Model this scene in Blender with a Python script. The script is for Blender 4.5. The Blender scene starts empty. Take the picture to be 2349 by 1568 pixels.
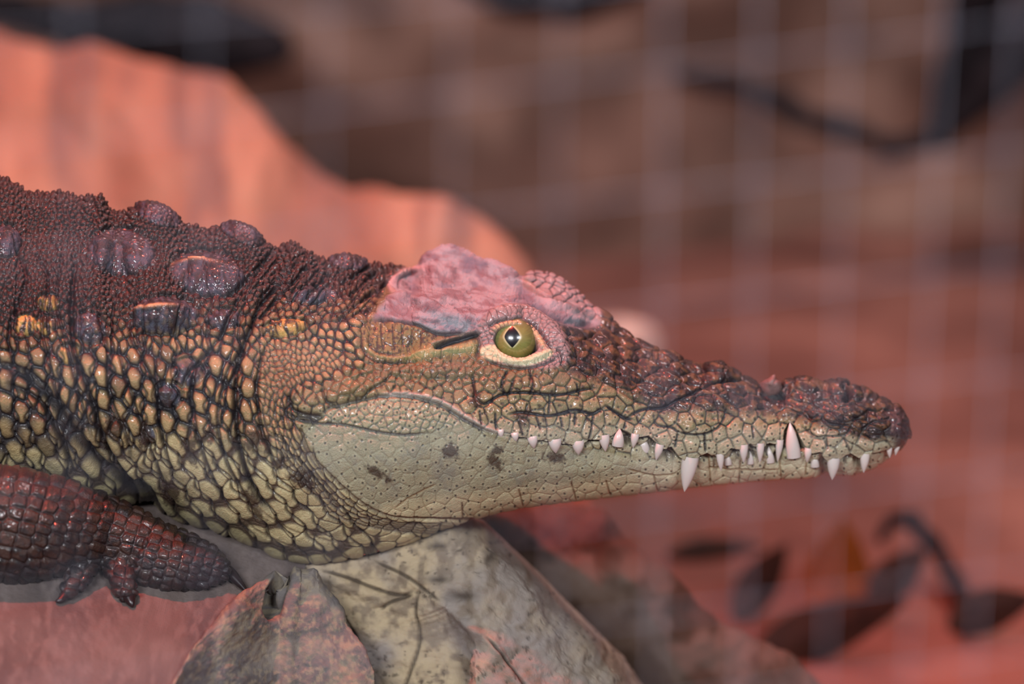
import bpy, math
import numpy as np
from mathutils import Vector

# ------------------------------------------------------------------ camera, light, exposure
TH = math.radians(15.0); DIST = 2.0; S = 3.0e-4; FP = DIST / S
CT, ST = math.cos(TH), math.sin(TH)
CY, CZ = -DIST * CT, DIST * ST
sc = bpy.context.scene
cam_d = bpy.data.cameras.new('camera'); cam = bpy.data.objects.new('camera', cam_d)
sc.collection.objects.link(cam)
cam.location = (0, CY, CZ); cam.rotation_euler = (math.pi / 2 - TH, 0, 0)
cam_d.sensor_width = 36; cam_d.lens = 36 * FP / 2349
cam_d.clip_start = 0.05; cam_d.clip_end = 60
cam_d.dof.use_dof = True; cam_d.dof.focus_distance = 1.945; cam_d.dof.aperture_fstop = 2.6
sc.camera = cam
sc.view_settings.view_transform = 'Standard'; sc.view_settings.look = 'None'
sc.view_settings.gamma = 1.0; sc.view_settings.use_curve_mapping = False
sc.view_settings.exposure = 0.0
w = bpy.data.worlds.new('world'); sc.world = w; w.use_nodes = True
w.node_tree.nodes['Background'].inputs[0].default_value = (0.55, 0.50, 0.62, 1)
w.node_tree.nodes['Background'].inputs[1].default_value = 0.17

def lamp(name, kind, loc, target, energy, color, size=0.1, size_y=None, angle=None, blend=.6):
    l = bpy.data.lights.new(name, kind); o = bpy.data.objects.new(name, l)
    sc.collection.objects.link(o)
    o.location = loc
    o.rotation_euler = (Vector(target) - Vector(loc)).to_track_quat('-Z', 'Y').to_euler()
    l.energy = energy; l.color = color
    if kind == 'AREA':
        l.size = size
        if size_y: l.shape = 'RECTANGLE'; l.size_y = size_y
    if kind == 'SPOT':
        l.shadow_soft_size = size; l.spot_size = angle; l.spot_blend = blend
    return o
lamp('heat_lamp_croc', 'SPOT', (-0.42, -0.10, 1.45), (0.0, -.06, 0), 138, (1, .085, .045), .018, angle=math.radians(60))
lamp('heat_lamp_boulder', 'SPOT', (-0.95, 0.75, 1.35), (-0.35, 1.0, 0), 50, (1, .125, .06), .05, angle=math.radians(75), blend=1)
lamp('heat_lamp_floor', 'SPOT', (0.30, 1.25, 1.6), (0.25, 0.95, -.45), 41, (1, .15, .09), .05, angle=math.radians(100), blend=1)
lamp('hall_light', 'AREA', (-0.9, -2.3, 1.25), (0, 0, 0), 57, (.93, .96, 1), .8, .35)
lamp('back_wall_fill', 'AREA', (0.5, 1.2, 2.6), (0.5, 2.7, .0), 62, (1, .84, .84), .8, .8)  # added fill that brightens the back wall, no lamp known there
lamp('hall_light_right', 'AREA', (0.9, -2.3, 1.35), (0.1, 0, 0), 36, (.90, .95, 1), .6, .3)

# ------------------------------------------------------------------ helpers
def P(px, py, d):
    px, py, d = np.broadcast_arrays(np.asarray(px, float), np.asarray(py, float), np.asarray(d, float))
    a = (px - 1174.5) / FP; b = -(py - 784.0) / FP
    dy = CT + b * ST; dz = -ST + b * CT
    t = (d * S - CY) / dy
    return np.stack([a * t, CY + t * dy, CZ + t * dz], -1)
def Q(v):
    x, y, z = v[..., 0], v[..., 1] - CY, v[..., 2] - CZ
    f = y * CT - z * ST; u = y * ST + z * CT
    return 1174.5 + FP * x / f, 784.0 - FP * u / f
def lin(c):
    c = np.asarray(c, float) / 255.0
    return np.where(c <= .04045, c / 12.92, ((c + .055) / 1.055) ** 2.4)
def sstep(a, b, x):
    t = np.clip((x - a) / (b - a), 0, 1); return t * t * (3 - 2 * t)
def catmull(pts, step=2.0):
    p = np.asarray(pts, float); n = len(p); out = []
    for i in range(n - 1):
        p0 = p[max(i - 1, 0)]; p1 = p[i]; p2 = p[i + 1]; p3 = p[min(i + 2, n - 1)]
        k = max(2, int(np.linalg.norm((p2 - p1)[:2]) / step))
        t = (np.arange(k) / k)[:, None]
        out.append(.5 * ((2 * p1) + (-p0 + p2) * t + (2 * p0 - 5 * p1 + 4 * p2 - p3) * t ** 2 + (-p0 + 3 * p1 - 3 * p2 + p3) * t ** 3))
    out.append(p[-1:]); return np.concatenate(out)
def blur1(a, r, axis):
    r = int(r)
    if r < 1: return a
    pad = [(0, 0)] * a.ndim; pad[axis] = (r + 1, r)
    c = np.cumsum(np.pad(a, pad, mode='edge'), axis=axis, dtype=np.float64)
    n = a.shape[axis]
    hi = np.take(c, np.arange(2 * r + 1, 2 * r + 1 + n), axis=axis); lo = np.take(c, np.arange(0, n), axis=axis)
    return ((hi - lo) / (2 * r + 1)).astype(a.dtype)
def blur(a, r):
    for _ in range(2): a = blur1(blur1(a, r, 0), r, 1)
    return a
def vnoise(x, y, seed):
    rs = np.random.RandomState(seed); g = rs.rand(256, 256).astype(np.float32)
    xi = np.floor(x).astype(int); yi = np.floor(y).astype(int)
    fx = x - xi; fy = y - yi; fx = fx * fx * (3 - 2 * fx); fy = fy * fy * (3 - 2 * fy)
    a = g[yi & 255, xi & 255]; b = g[yi & 255, (xi + 1) & 255]; c = g[(yi + 1) & 255, xi & 255]; d = g[(yi + 1) & 255, (xi + 1) & 255]
    return (a * (1 - fx) + b * fx) * (1 - fy) + (c * (1 - fx) + d * fx) * fy
def fbm(x, y, scale, seed, octv=4, ang=0., asp=1.):
    c, s = math.cos(math.radians(ang)), math.sin(math.radians(ang))
    u = (x * c + y * s) / (scale * asp); v = (-x * s + y * c) / scale
    r = 0; a = .5; t = 0
    for k in range(octv):
        r = r + a * vnoise(u * 2 ** k + 17.3 * k, v * 2 ** k + 9.1 * k, seed + k); t += a; a *= .5
    return (r / t).astype(np.float32)
def terp(k, x):
    k = np.asarray(k, float); return np.interp(x, k[:, 0], k[:, 1])

class Painter:
    """fields of relief and pigment measured over one animal's flank, one sample per 0.3 mm"""
    def __init__(s, x0, x1, y0, y1):
        s.x0, s.x1, s.y0, s.y1 = x0, x1, y0, y1
        s.w = x1 - x0; s.h = y1 - y0
        s.X, s.Y = np.meshgrid(np.arange(x0, x1, dtype=np.float32), np.arange(y0, y1, dtype=np.float32))
        s.H = np.zeros((s.h, s.w), np.float32); s.C = np.zeros((s.h, s.w, 3), np.float32)
        s.R = np.full((s.h, s.w), .4, np.float32)
        s.gx = s.gy = None
    def f(s, v): return np.full((s.h, s.w), v, np.float32)
    def win(s, xa, xb, ya, yb):
        xa = int(max(0, xa - s.x0)); xb = int(min(s.w, xb - s.x0 + 1)); ya = int(max(0, ya - s.y0)); yb = int(min(s.h, yb - s.y0 + 1))
        return slice(ya, max(ya, yb)), slice(xa, max(xa, xb))
    def poly(s, pts, soft=0, curve=True):
        p = np.asarray(pts, float)
        if curve: p = catmull(np.vstack([p, p[:1]]), 8)
        m = s.f(0)
        q = np.roll(p, -1, 0)
        for r in range(max(0, int(p[:, 1].min() - s.y0)), min(s.h, int(p[:, 1].max() - s.y0) + 2)):
            y = r + s.y0 + .01
            k = ((p[:, 1] <= y) != (q[:, 1] <= y))
            if not k.any(): continue
            xs = np.sort(p[k, 0] + (y - p[k, 1]) / (q[k, 1] - p[k, 1]) * (q[k, 0] - p[k, 0]))
            for a, b in zip(xs[0::2], xs[1::2]):
                ia = int(np.clip(math.ceil(a - s.x0), 0, s.w)); ib = int(np.clip(math.ceil(b - s.x0), 0, s.w)); m[r, ia:ib] = 1
        return blur(m, soft) if soft else m
    def dist(s, pts, w):
        c = catmull(pts, max(1.0, w * .3)); R = 3.2 * w
        sl = s.win(c[:, 0].min() - R, c[:, 0].max() + R, c[:, 1].min() - R, c[:, 1].max() + R)
        X = s.X[sl]; Y = s.Y[sl]; D = np.full(X.shape, 1e9, np.float32); T = np.zeros(X.shape, np.float32)
        if X.size == 0: return sl, D, T
        ox, oy = X[0, 0], Y[0, 0]; n = len(c)
        for i, q in enumerate(c):
            xa = int(max(0, q[0] - R - ox)); xb = int(max(0, q[0] + R - ox + 1)); ya = int(max(0, q[1] - R - oy)); yb = int(max(0, q[1] + R - oy + 1))
            d = np.hypot(X[ya:yb, xa:xb] - q[0], Y[ya:yb, xa:xb] - q[1]); o = D[ya:yb, xa:xb]; k = d < o
            o[k] = d[k]; T[ya:yb, xa:xb][k] = i / n
        return sl, D, T
    def line(s, pts, w, dh, col=None, a=1., taper=True, sharp=2):
        sl, D, T = s.dist(pts, w)
        if D.size == 0: return
        tp = np.clip(np.minimum(T, 1 - T) * 6 + .15, 0, 1) if taper else 1
        g = np.exp(-(D / w) ** sharp) * tp
        s.H[sl] += dh * g
        if col is not None: s.tint(sl, np.clip(g * 1.25, 0, 1) * a, col)
    def tint(s, sl, m, col):
        m = m[..., None]; s.C[sl] = s.C[sl] * (1 - m) + lin(col).astype(np.float32) * m
    def fill(s, m, col): s.tint(slice(None), m, col)
    def ell(s, cx, cy, rx, ry, ang=0, k=1.6):
        R = max(rx, ry) * k; sl = s.win(cx - R, cx + R, cy - R, cy + R)
        c, n = math.cos(math.radians(ang)), math.sin(math.radians(ang))
        dx = s.X[sl] - cx; dy = s.Y[sl] - cy
        u = (dx * c + dy * n) / rx; v = (-dx * n + dy * c) / ry
        return sl, np.sqrt(u * u + v * v), u, v
    def seeds(s, size, asp, phi, mask, rng, n=110000, pack=.82):
        cov = mask < .5; out = []
        cx = rng.randint(0, s.w, n); cy = rng.randint(0, s.h, n)
        for x, y in zip(cx, cy):
            if cov[y, x]: continue
            z = size[y, x]; A = asp[y, x]; p = phi[y, x]; out.append((x, y))
            R = int(z * A * pack) + 1; r0, r1, c0, c1 = max(0, y - R), min(s.h, y + R + 1), max(0, x - R), min(s.w, x + R + 1)
            dx = s.X[r0:r1, c0:c1] - (x + s.x0); dy = s.Y[r0:r1, c0:c1] - (y + s.y0)
            cov[r0:r1, c0:c1] |= s.met(dx, dy, p, A, x, y) < (z * pack) ** 2
        return np.array(out, float)
    def met(s, dx, dy, p, A, x, y):
        c, n = math.cos(p), math.sin(p); q = math.sqrt(A)
        u = (dx * c + dy * n) / q; v = (-dx * n + dy * c) * q
        r = u * u + v * v
        if s.gx is not None: r = r + (s.gx[y, x] * dx + s.gy[y, x] * dy) ** 2
        return r
    def cells(s, sd, size, asp, phi, lloyd=1, reach=2.3):
        for it in range(lloyd + 1):
            F1 = s.f(1e9); F2 = s.f(1e9); I = np.zeros((s.h, s.w), np.int32) - 1
            for i, (x, y) in enumerate(sd):
                xi = int(np.clip(x, 0, s.w - 1)); yi = int(np.clip(y, 0, s.h - 1))
                z = size[yi, xi]; A = asp[yi, xi]; R = int(z * math.sqrt(A) * reach) + 2
                r0, r1, c0, c1 = max(0, yi - R), min(s.h, yi + R + 1), max(0, xi - R), min(s.w, xi + R + 1)
                dx = s.X[r0:r1, c0:c1] - (x + s.x0); dy = s.Y[r0:r1, c0:c1] - (y + s.y0)
                d = np.sqrt(s.met(dx, dy, phi[yi, xi], A, xi, yi))
                a = F1[r0:r1, c0:c1]; b = F2[r0:r1, c0:c1]; k = d < a
                b[:] = np.where(k, a, np.minimum(b, d)); a[k] = d[k]; I[r0:r1, c0:c1][k] = i
            if it < lloyd:
                ok = I >= 0; ii = I[ok]; n = np.bincount(ii, minlength=len(sd)).clip(1)
                yy, xx = np.nonzero(ok)
                mx = np.bincount(ii, xx, len(sd)) / n; my = np.bincount(ii, yy, len(sd)) / n
                sd = np.stack([sd[:, 0] * .3 + mx * .7, sd[:, 1] * .3 + my * .7], 1)
        return F1, np.minimum(F2, F1 + 99), I
    def get(s, a, px, py):
        x = np.clip(px - s.x0, 0, s.w - 1.001); y = np.clip(py - s.y0, 0, s.h - 1.001)
        xi = x.astype(int); yi = y.astype(int); fx = x - xi; fy = y - yi
        if a.ndim == 3: fx = fx[..., None]; fy = fy[..., None]
        return (a[yi, xi] * (1 - fx) + a[yi, xi + 1] * fx) * (1 - fy) + (a[yi + 1, xi] * (1 - fx) + a[yi + 1, xi + 1] * fx) * fy

def mesh_obj(name, V, Fq, mat, col=None, rough=None, parent=None, smooth=True):
    me = bpy.data.meshes.new(name)
    V = np.asarray(V, np.float32).reshape(-1, 3)
    if isinstance(Fq, np.ndarray):
        k = Fq.shape[1]; n = len(Fq)
        me.vertices.add(len(V)); me.vertices.foreach_set('co', V.ravel())
        me.loops.add(n * k); me.loops.foreach_set('vertex_index', Fq.astype(np.int32).ravel())
        me.polygons.add(n); me.polygons.foreach_set('loop_start', np.arange(0, n * k, k, dtype=np.int32))
        me.update(calc_edges=True)
    else:
        me.from_pydata(V.tolist(), [], Fq)
    me.validate()
    if smooth: me.polygons.foreach_set('use_smooth', np.ones(len(me.polygons), bool))
    if col is not None:
        at = me.attributes.new('pigment', 'FLOAT_COLOR', 'POINT')
        c = np.ones((len(V), 4), np.float32); c[:, :3] = np.asarray(col).reshape(-1, 3); at.data.foreach_set('color', c.ravel())
    if rough is not None:
        at = me.attributes.new('gloss', 'FLOAT', 'POINT'); at.data.foreach_set('value', np.asarray(rough, np.float32).ravel())
    me.materials.append(mat)
    o = bpy.data.objects.new(name, me); sc.collection.objects.link(o)
    if parent: o.parent = parent
    return o
def tag(o, label=None, cat=None, group=None, kind=None):
    if label: o['label'] = label
    if cat: o['category'] = cat
    if group: o['group'] = group
    if kind: o['kind'] = kind
    return o
def thing(name, label, cat, loc=(0, 0, 0), group=None):
    o = bpy.data.objects.new(name, None); sc.collection.objects.link(o); o.location = loc; o.empty_display_size = .02
    bpy.context.view_layer.update()
    return tag(o, label, cat, group)
def adopt(root, ob):
    ob.parent = root; ob.matrix_parent_inverse = root.matrix_world.inverted(); return ob

def mat(name, base=(.5, .5, .5), rough=.6, attr=False, spec=.5, coat=0, bump=0, bscale=300, spots=None, sss=0, metal=0, trans=0):
    m = bpy.data.materials.new(name); m.use_nodes = True; nt = m.node_tree; b = nt.nodes['Principled BSDF']
    b.inputs['Base Color'].default_value = (*base, 1); b.inputs['Roughness'].default_value = rough
    b.inputs['Specular IOR Level'].default_value = spec; b.inputs['Metallic'].default_value = metal
    if coat: b.inputs['Coat Weight'].default_value = coat; b.inputs['Coat Roughness'].default_value = .08
    if trans: b.inputs['Transmission Weight'].default_value = trans
    if sss:
        b.inputs['Subsurface Weight'].default_value = sss; b.inputs['Subsurface Radius'].default_value = (.004, .002, .001); b.inputs['Subsurface Scale'].default_value = 1
    tc = nt.nodes.new('ShaderNodeTexCoord')
    if attr:
        a = nt.nodes.new('ShaderNodeAttribute'); a.attribute_name = 'pigment'; nt.links.new(a.outputs['Color'], b.inputs['Base Color'])
        g = nt.nodes.new('ShaderNodeAttribute'); g.attribute_name = 'gloss'; nt.links.new(g.outputs['Fac'], b.inputs['Roughness'])
    if attr and coat:
        b.inputs['Coat Roughness'].default_value = .09
        mr = nt.nodes.new('ShaderNodeMapRange'); mr.inputs['From Min'].default_value = .62; mr.inputs['From Max'].default_value = .45
        mr.inputs['To Min'].default_value = 0; mr.inputs['To Max'].default_value = coat
        nt.links.new(g.outputs['Fac'], mr.inputs['Value']); nt.links.new(mr.outputs['Result'], b.inputs['Coat Weight'])
    if spots:
        n = nt.nodes.new('ShaderNodeTexNoise'); n.inputs['Scale'].default_value = spots[0]; n.inputs['Detail'].default_value = 8; n.inputs['Roughness'].default_value = .65
        r = nt.nodes.new('ShaderNodeValToRGB'); nt.links.new(tc.outputs['Object'], n.inputs['Vector']); nt.links.new(n.outputs['Fac'], r.inputs['Fac'])
        el = r.color_ramp.elements; el[0].position = .3; el[1].position = .7
        el[0].color = (*lin(spots[1]), 1); el[1].color = (*lin(spots[2]), 1)
        if len(spots) > 3:
            e = el.new(.5); e.color = (*lin(spots[3]), 1)
        nt.links.new(r.outputs['Color'], b.inputs['Base Color'])
    if bump:
        n = nt.nodes.new('ShaderNodeTexNoise'); n.inputs['Scale'].default_value = bscale; n.inputs['Detail'].default_value = 5; n.inputs['Roughness'].default_value = .6
        u = nt.nodes.new('ShaderNodeBump'); u.inputs['Strength'].default_value = bump; u.inputs['Distance'].default_value = .001
        nt.links.new(tc.outputs['Object'], n.inputs['Vector']); nt.links.new(n.outputs['Fac'], u.inputs['Height']); nt.links.new(u.outputs['Normal'], b.inputs['Normal'])
    return m

def section_sampler(keys, T, B, nk=97):
    """keys: [(x,[(py,d)..])] ; returns f(x[], th[]) -> d"""
    tk = np.linspace(0, math.pi, nk); xs = np.array([k[0] for k in keys], float); rows = []
    for x, pts in keys:
        p = np.asarray(pts, float); t, b = float(T(x)), float(B(x))
        sv = np.clip((p[:, 0] - t) / (b - t), 0, 1); sv[0] = 0; sv[-1] = 1
        thk = np.arccos(1 - 2 * sv); r = np.interp(tk, thk, p[:, 1])
        for _ in range(10): r[1:-1] = .25 * r[:-2] + .5 * r[1:-1] + .25 * r[2:]
        rows.append(r)
    rows = np.array(rows)
    def f(x, th):
        x = np.asarray(x, float); i = np.clip(np.searchsorted(xs, x) - 1, 0, len(xs) - 2)
        u = np.clip((x - xs[i]) / (xs[i + 1] - xs[i]), 0, 1); u = u * .5 + .5 * u * u * (3 - 2 * u)
        R = rows[i] * (1 - u)[:, None] + rows[i + 1] * u[:, None]
        k = th / math.pi * (nk - 1); ki = np.clip(k.astype(int), 0, nk - 2); fr = k - ki
        return R[:, ki] * (1 - fr) + R[:, ki + 1] * fr
    return f
def grid_normals(V):
    du = np.gradient(V, axis=0); dv = np.roll(V, -1, 1) - np.roll(V, 1, 1)
    n = np.cross(dv, du); n /= np.linalg.norm(n, axis=-1, keepdims=True) + 1e-12
    return n
def loft(xs, T, B, f, nf, nb, bulge, name, m, painter=None, H=None, col=None, rough=None, parent=None):
    thf = np.linspace(0, math.pi, nf); thb = np.linspace(math.pi, 2 * math.pi, nb + 2)[1:-1]
    t = T(xs)[:, None]; b = B(xs)[:, None]
    sf = (1 - np.cos(thf)) / 2; sb = (1 - np.cos(thb)) / 2
    df = f(xs, thf); pf = t + (b - t) * sf
    pb = t + (b - t) * sb
    bu = bulge(xs)[:, None]; db = df[:, -1:] * sb + df[:, :1] * (1 - sb) + bu * np.abs(np.sin(thb))
    py = np.concatenate([pf, pb], 1); d = np.concatenate([df, db], 1); px = np.repeat(xs[:, None], py.shape[1], 1)
    V = P(px, py, d); N = grid_normals(V)
    cam_v = V - np.array([0, CY, CZ]); mid = nf // 2
    if (N[:, mid] * cam_v[:, mid]).sum() > 0: N = -N
    if painter is not None: hh = painter.get(painter.H, px, py)
    elif H is not None: hh = H(px, py, d)
    else: hh = np.zeros(px.shape)
    V = V + N * (hh * S)[..., None]
    nx, nr = px.shape
    i = np.arange(nx - 1)[:, None] * nr; j = np.arange(nr)[None]; j2 = (j + 1) % nr
    F = np.stack([i + j, i + j2, i + nr + j2, i + nr + j], -1).reshape(-1, 4)
    if painter is not None: col = painter.get(painter.C, px, py); rough = painter.get(painter.R, px, py)
    elif callable(col): col = col(px, py, d)
    return V.reshape(-1, 3), F, None if col is None else col.reshape(-1, 3), None if rough is None else np.asarray(rough).reshape(-1), (px, py, d)

# ------------------------------------------------------------------ crocodile outline and sections
TOP = np.array([(-1100, 366), (-620, 372), (-300, 384), (-100, 396), (0, 404), (15, 408), (38, 420), (60, 437), (120, 441), (135, 436), (150, 440), (185, 452), (200, 444), (215, 450), (232, 444), (243, 462), (255, 480), (290, 485), (305, 468), (335, 460), (360, 463), (390, 478), (410, 495), (430, 516), (450, 516), (465, 524), (480, 522), (500, 514), (540, 508), (580, 520), (605, 545), (632, 568), (645, 560), (668, 552), (688, 562), (702, 575), (712, 573), (722, 585), (745, 592), (770, 584), (800, 578), (830, 584), (852, 602), (872, 603), (885, 610), (900, 603), (920, 608), (945, 624), (955, 612), (970, 588), (990, 574), (1015, 568), (1040, 569), (1062, 577), (1090, 594), (1115, 600), (1150, 608), (1180, 622), (1198, 632), (1206, 626), (1225, 622), (1262, 626), (1300, 645), (1335, 676), (1358, 702), (1380, 712), (1405, 728), (1418, 745), (1445, 765), (1470, 783), (1510, 800), (1545, 806), (1570, 822), (1592, 832), (1612, 834), (1632, 828), (1655, 828), (1680, 842), (1705, 860), (1730, 870), (1750, 886), (1785, 888), (1800, 872), (1830, 866), (1866, 866), (1888, 876), (1905, 872), (1925, 869), (1950, 873), (1975, 884), (2000, 898), (2022, 908), (2045, 920), (2060, 929), (2073, 944), (2082, 962), (2088, 985), (2090, 1002)], float)
BOT = np.array([(-1100, 1100), (-620, 1110), (-200, 1130), (0, 1135), (250, 1150), (330, 1163), (370, 1178), (420, 1200), (500, 1222), (560, 1245), (620, 1274), (660, 1287), (720, 1292), (760, 1290), (850, 1272), (950, 1240), (1020, 1214), (1085, 1190), (1150, 1174), (1200, 1164), (1300, 1151), (1450, 1134), (1600, 1117), (1700, 1106), (1800, 1098), (1900, 1096), (1960, 1094), (2000, 1083), (2030, 1066), (2050, 1053), (2066, 1040), (2078, 1028), (2086, 1016), (2090, 1003)], float)
def Tf(x):
    x = np.asarray(x, float); return (np.interp(x - 2, TOP[:, 0], TOP[:, 1]) + 2 * np.interp(x, TOP[:, 0], TOP[:, 1]) + np.interp(x + 2, TOP[:, 0], TOP[:, 1])) / 4 if True else 0
def Bf(x): return np.interp(x, BOT[:, 0], BOT[:, 1])
SEC = [
 (-1100, [(366, 80), (450, -40), (620, -230), (820, -350), (950, -360), (1060, -310), (1100, -210)]),
 (-620, [(372, 60), (450, -60), (620, -250), (820, -370), (950, -380), (1060, -330), (1110, -230)]),
 (0, [(404, 70), (500, -70), (650, -220), (800, -300), (950, -320), (1060, -280), (1135, -150)]),
 (300, [(470, 50), (560, -70), (700, -220), (850, -300), (1000, -310), (1100, -240), (1160, -90)]),
 (500, [(514, 50), (600, -80), (700, -190), (850, -280), (1000, -310), (1120, -280), (1180, -220), (1222, -115)]),
 (700, [(575, 50), (620, -50), (700, -150), (800, -230), (900, -290), (1000, -310), (1100, -300), (1200, -250), (1290, -155)]),
 (860, [(600, 110), (650, 20), (700, -100), (760, -190), (800, -215), (880, -270), (960, -310), (1060, -315), (1150, -280), (1220, -220), (1268, -130)]),
 (950, [(618, 190), (650, 90), (690, -60), (715, -145), (740, -175), (800, -190), (870, -255), (960, -305), (1060, -310), (1150, -260), (1200, -200), (1240, -120)]),
 (1050, [(572, 170), (600, 130), (640, 40), (700, -110), (730, -165), (790, -175), (850, -225), (950, -285), (1050, -292), (1130, -250), (1175, -190), (1204, -110)]),
 (1180, [(622, 90), (660, 30), (700, -85), (730, -160), (780, -175), (830, -205), (900, -240), (1000, -268), (1100, -245), (1145, -190), (1168, -110)]),
 (1240, [(622, 140), (660, 70), (690, -20), (730, -110), (780, -165), (830, -200), (900, -235), (1000, -255), (1090, -230), (1140, -170), (1160, -100)]),
 (1320, [(662, 130), (700, 50), (740, -40), (790, -120), (850, -175), (920, -215), (1000, -232), (1080, -215), (1125, -160), (1149, -90)]),
 (1500, [(796, 40), (830, -30), (880, -110), (930, -150), (1000, -175), (1060, -172), (1105, -135), (1128, -70)]),
 (1700, [(856, 40), (890, -40), (930, -95), (980, -130), (1040, -138), (1080, -105), (1106, -45)]),
 (1815, [(870, 35), (900, -30), (940, -70), (985, -92), (1040, -98), (1075, -80), (1097, -40)]),
 (1900, [(873, 45), (905, -40), (950, -95), (1000, -118), (1045, -118), (1080, -85), (1096, -35)]),
 (2000, [(898, 30), (930, -45), (970, -85), (1020, -100), (1055, -85), (1083, -30)]),
 (2060, [(929, 10), (955, -45), (985, -70), (1015, -66), (1045, -8)]),
 (2081, [(960, 0), (975, -34), (995, -46), (1010, -38), (1024, -6)]),
 (2090, [(1002, -6), (1003, -6)])]
FD = section_sampler(SEC, Tf, Bf)

sk = Painter(-1100, 2110, 360, 1320)
xc = np.arange(-1100, 2110, dtype=float)
thr = np.linspace(0, math.pi, 256); Dr = FD(xc, thr)
Tc, Bc = Tf(xc), Bf(xc)
sv = np.clip((sk.Y - Tc[None]) / np.maximum(1, (Bc - Tc)[None]), 0, 1); tm = np.arccos(1 - 2 * sv) / math.pi * 255
ti = np.clip(tm.astype(int), 0, 254); fr = tm - ti; cI = np.broadcast_to(np.arange(sk.w)[None], ti.shape)
DM = (Dr[cI, ti] * (1 - fr) + Dr[cI, ti + 1] * fr).astype(np.float32)
inside = ((sk.Y > Tc[None] - 6) & (sk.Y < Bc[None] + 6)).astype(np.float32)
gm = blur(DM, 10); gy, gx = np.gradient(gm); sk.gx = np.clip(gx, -1.2, 1.2); sk.gy = np.clip(gy, -1.2, 1.2)
rng = np.random.RandomState(5)
X, Y = sk.X, sk.Y

# region masks
M_head = sk.poly([(975, 585), (905, 640), (865, 700), (835, 745), (815, 790), (835, 835), (760, 870), (680, 905), (665, 950), (700, 1020), (760, 1095), (830, 1152), (900, 1186), (1085, 1194), (1300, 1200), (2200, 1200), (2200, 340), (1000, 340)], 4)
M_jaw = sk.poly([(690, 982), (760, 972), (850, 986), (920, 996), (990, 990), (1060, 970), (1120, 1000), (1200, 1018), (1350, 1032), (1560, 1062), (1800, 1052), (2080, 1040), (2080, 1130), (1450, 1170), (1085, 1200), (900, 1186), (830, 1152), (760, 1090)], 3)
M_jawb = sk.poly([(1080, 1130), (1300, 1108), (1500, 1085), (1700, 1068), (1900, 1078), (1900, 1150), (1500, 1180), (1100, 1220), (880, 1200), (880, 1160)], 8)
M_cheek = sk.poly([(735, 952), (800, 928), (870, 914), (930, 914), (1000, 930), (1062, 962), (1050, 976), (990, 990), (920, 994), (850, 984), (760, 968)], 2)
M_skull = sk.poly([(852, 735), (880, 700), (905, 675), (893, 645), (950, 612), (985, 560), (1040, 550), (1110, 585), (1205, 625), (1200, 655), (1290, 705), (1380, 740), (1320, 748), (1240, 716), (1180, 703), (1130, 722), (1112, 742), (1090, 764), (1010, 764), (960, 745), (900, 732)], 4)
M_top = sk.poly([(1262, 740), (1300, 850), (1400, 885), (1480, 925), (1510, 950), (1600, 945), (1700, 950), (1800, 955), (1870, 975), (1950, 1005), (2010, 1030), (2110, 1040), (2150, 700), (1400, 600), (1230, 690)], 10)
M_upj = np.clip(M_head - M_jaw - M_cheek - M_skull, 0, 1)
M_body = 1 - M_head
M_fold = sk.poly([(575, 800), (640, 770), (760, 800), (830, 830), (760, 860), (670, 900), (655, 950), (690, 1020), (750, 1095), (830, 1160), (920, 1190), (1085, 1194), (900, 1215), (760, 1180), (660, 1090), (600, 980), (575, 900)], 14) * (1 - M_head)

# ---- scale fields
size = sk.f(20); asp = sk.f(1.5); phi = sk.f(math.radians(82)); bump = sk.f(6.); gw = sk.f(3.); gd = sk.f(3.)
yy = Y + 0.12 * (X - 300)
size[:] = 12 + 15 * sstep(640, 860, yy) + 10 * sstep(950, 1130, yy); size[:] = np.where(X < 640, size, size)
asp[:] = 1.35 + .4 * sstep(700, 900, yy)
phi[:] = np.radians(118 - 50 * sstep(620, 850, Y) - 42 * sstep(960, 1250, Y) * sstep(150, 650, X))
phi[:] = np.where(X > 700, phi * (1 - sstep(700, 950, X)) + np.radians(-5) * sstep(700, 950, X), phi)
bump[:] = 5 + 4.0 * sstep(700, 850, Y) - 5.8 * sstep(950, 1100, Y); gw[:] = 3.8 + 3.4 * sstep(700, 850, Y) - 3.6 * sstep(980, 1120, Y)
gd[:] = 2.2
size *= .72 + .62 * fbm(X, Y, 26, 19, 2)
def setf(m, **k):
    for n, v in k.items():
        a = globals()[n]; a[:] = a * (1 - m) + v * m
setf(M_fold, size=13, asp=1.6, bump=3, gw=2.2)
setf(M_head, size=34, asp=1.15, phi=math.radians(100), bump=3.2, gw=3.0, gd=2.2)
setf(sk.poly([(760, 800), (1250, 835), (1250, 870), (1100, 900), (900, 900), (700, 920)], 10) * M_head, size=20)
setf(M_top, size=40, asp=1.6, phi=math.radians(22), bump=4, gw=3.2, gd=2.2)
setf(M_jaw, size=29, asp=1.05, bump=1.3, gw=1.5, gd=1.3)
setf(M_jawb * M_jaw, size=40, asp=1.2, phi=math.radians(70), bump=1.8, gw=1.5, gd=1.4)
setf(M_cheek, size=15, asp=1.15, phi=math.radians(170), bump=2.4, gw=1.7, gd=1.4)
setf(M_skull, size=60, asp=1.6, phi=math.radians(15), bump=1.5, gw=1.2, gd=.8)
M_lip = sk.poly([(1110, 975), (1150, 960), (1300, 965), (1400, 955), (1480, 975), (1560, 985), (1700, 980), (1790, 975), (1800, 1010), (1840, 985), (1950, 1000), (2000, 1010), (2060, 1000), (2090, 1050), (1900, 1080), (1800, 1040), (1560, 1075), (1400, 1030), (1200, 1020)], 3)
setf(M_lip * (1 - M_jaw), size=38, asp=1.1, phi=math.radians(90), bump=3.5)
M_lid = sk.poly([(1095, 745), (1140, 712), (1200, 702), (1260, 722), (1300, 790), (1302, 830), (1250, 845), (1180, 840), (1110, 815)], 3)
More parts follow.
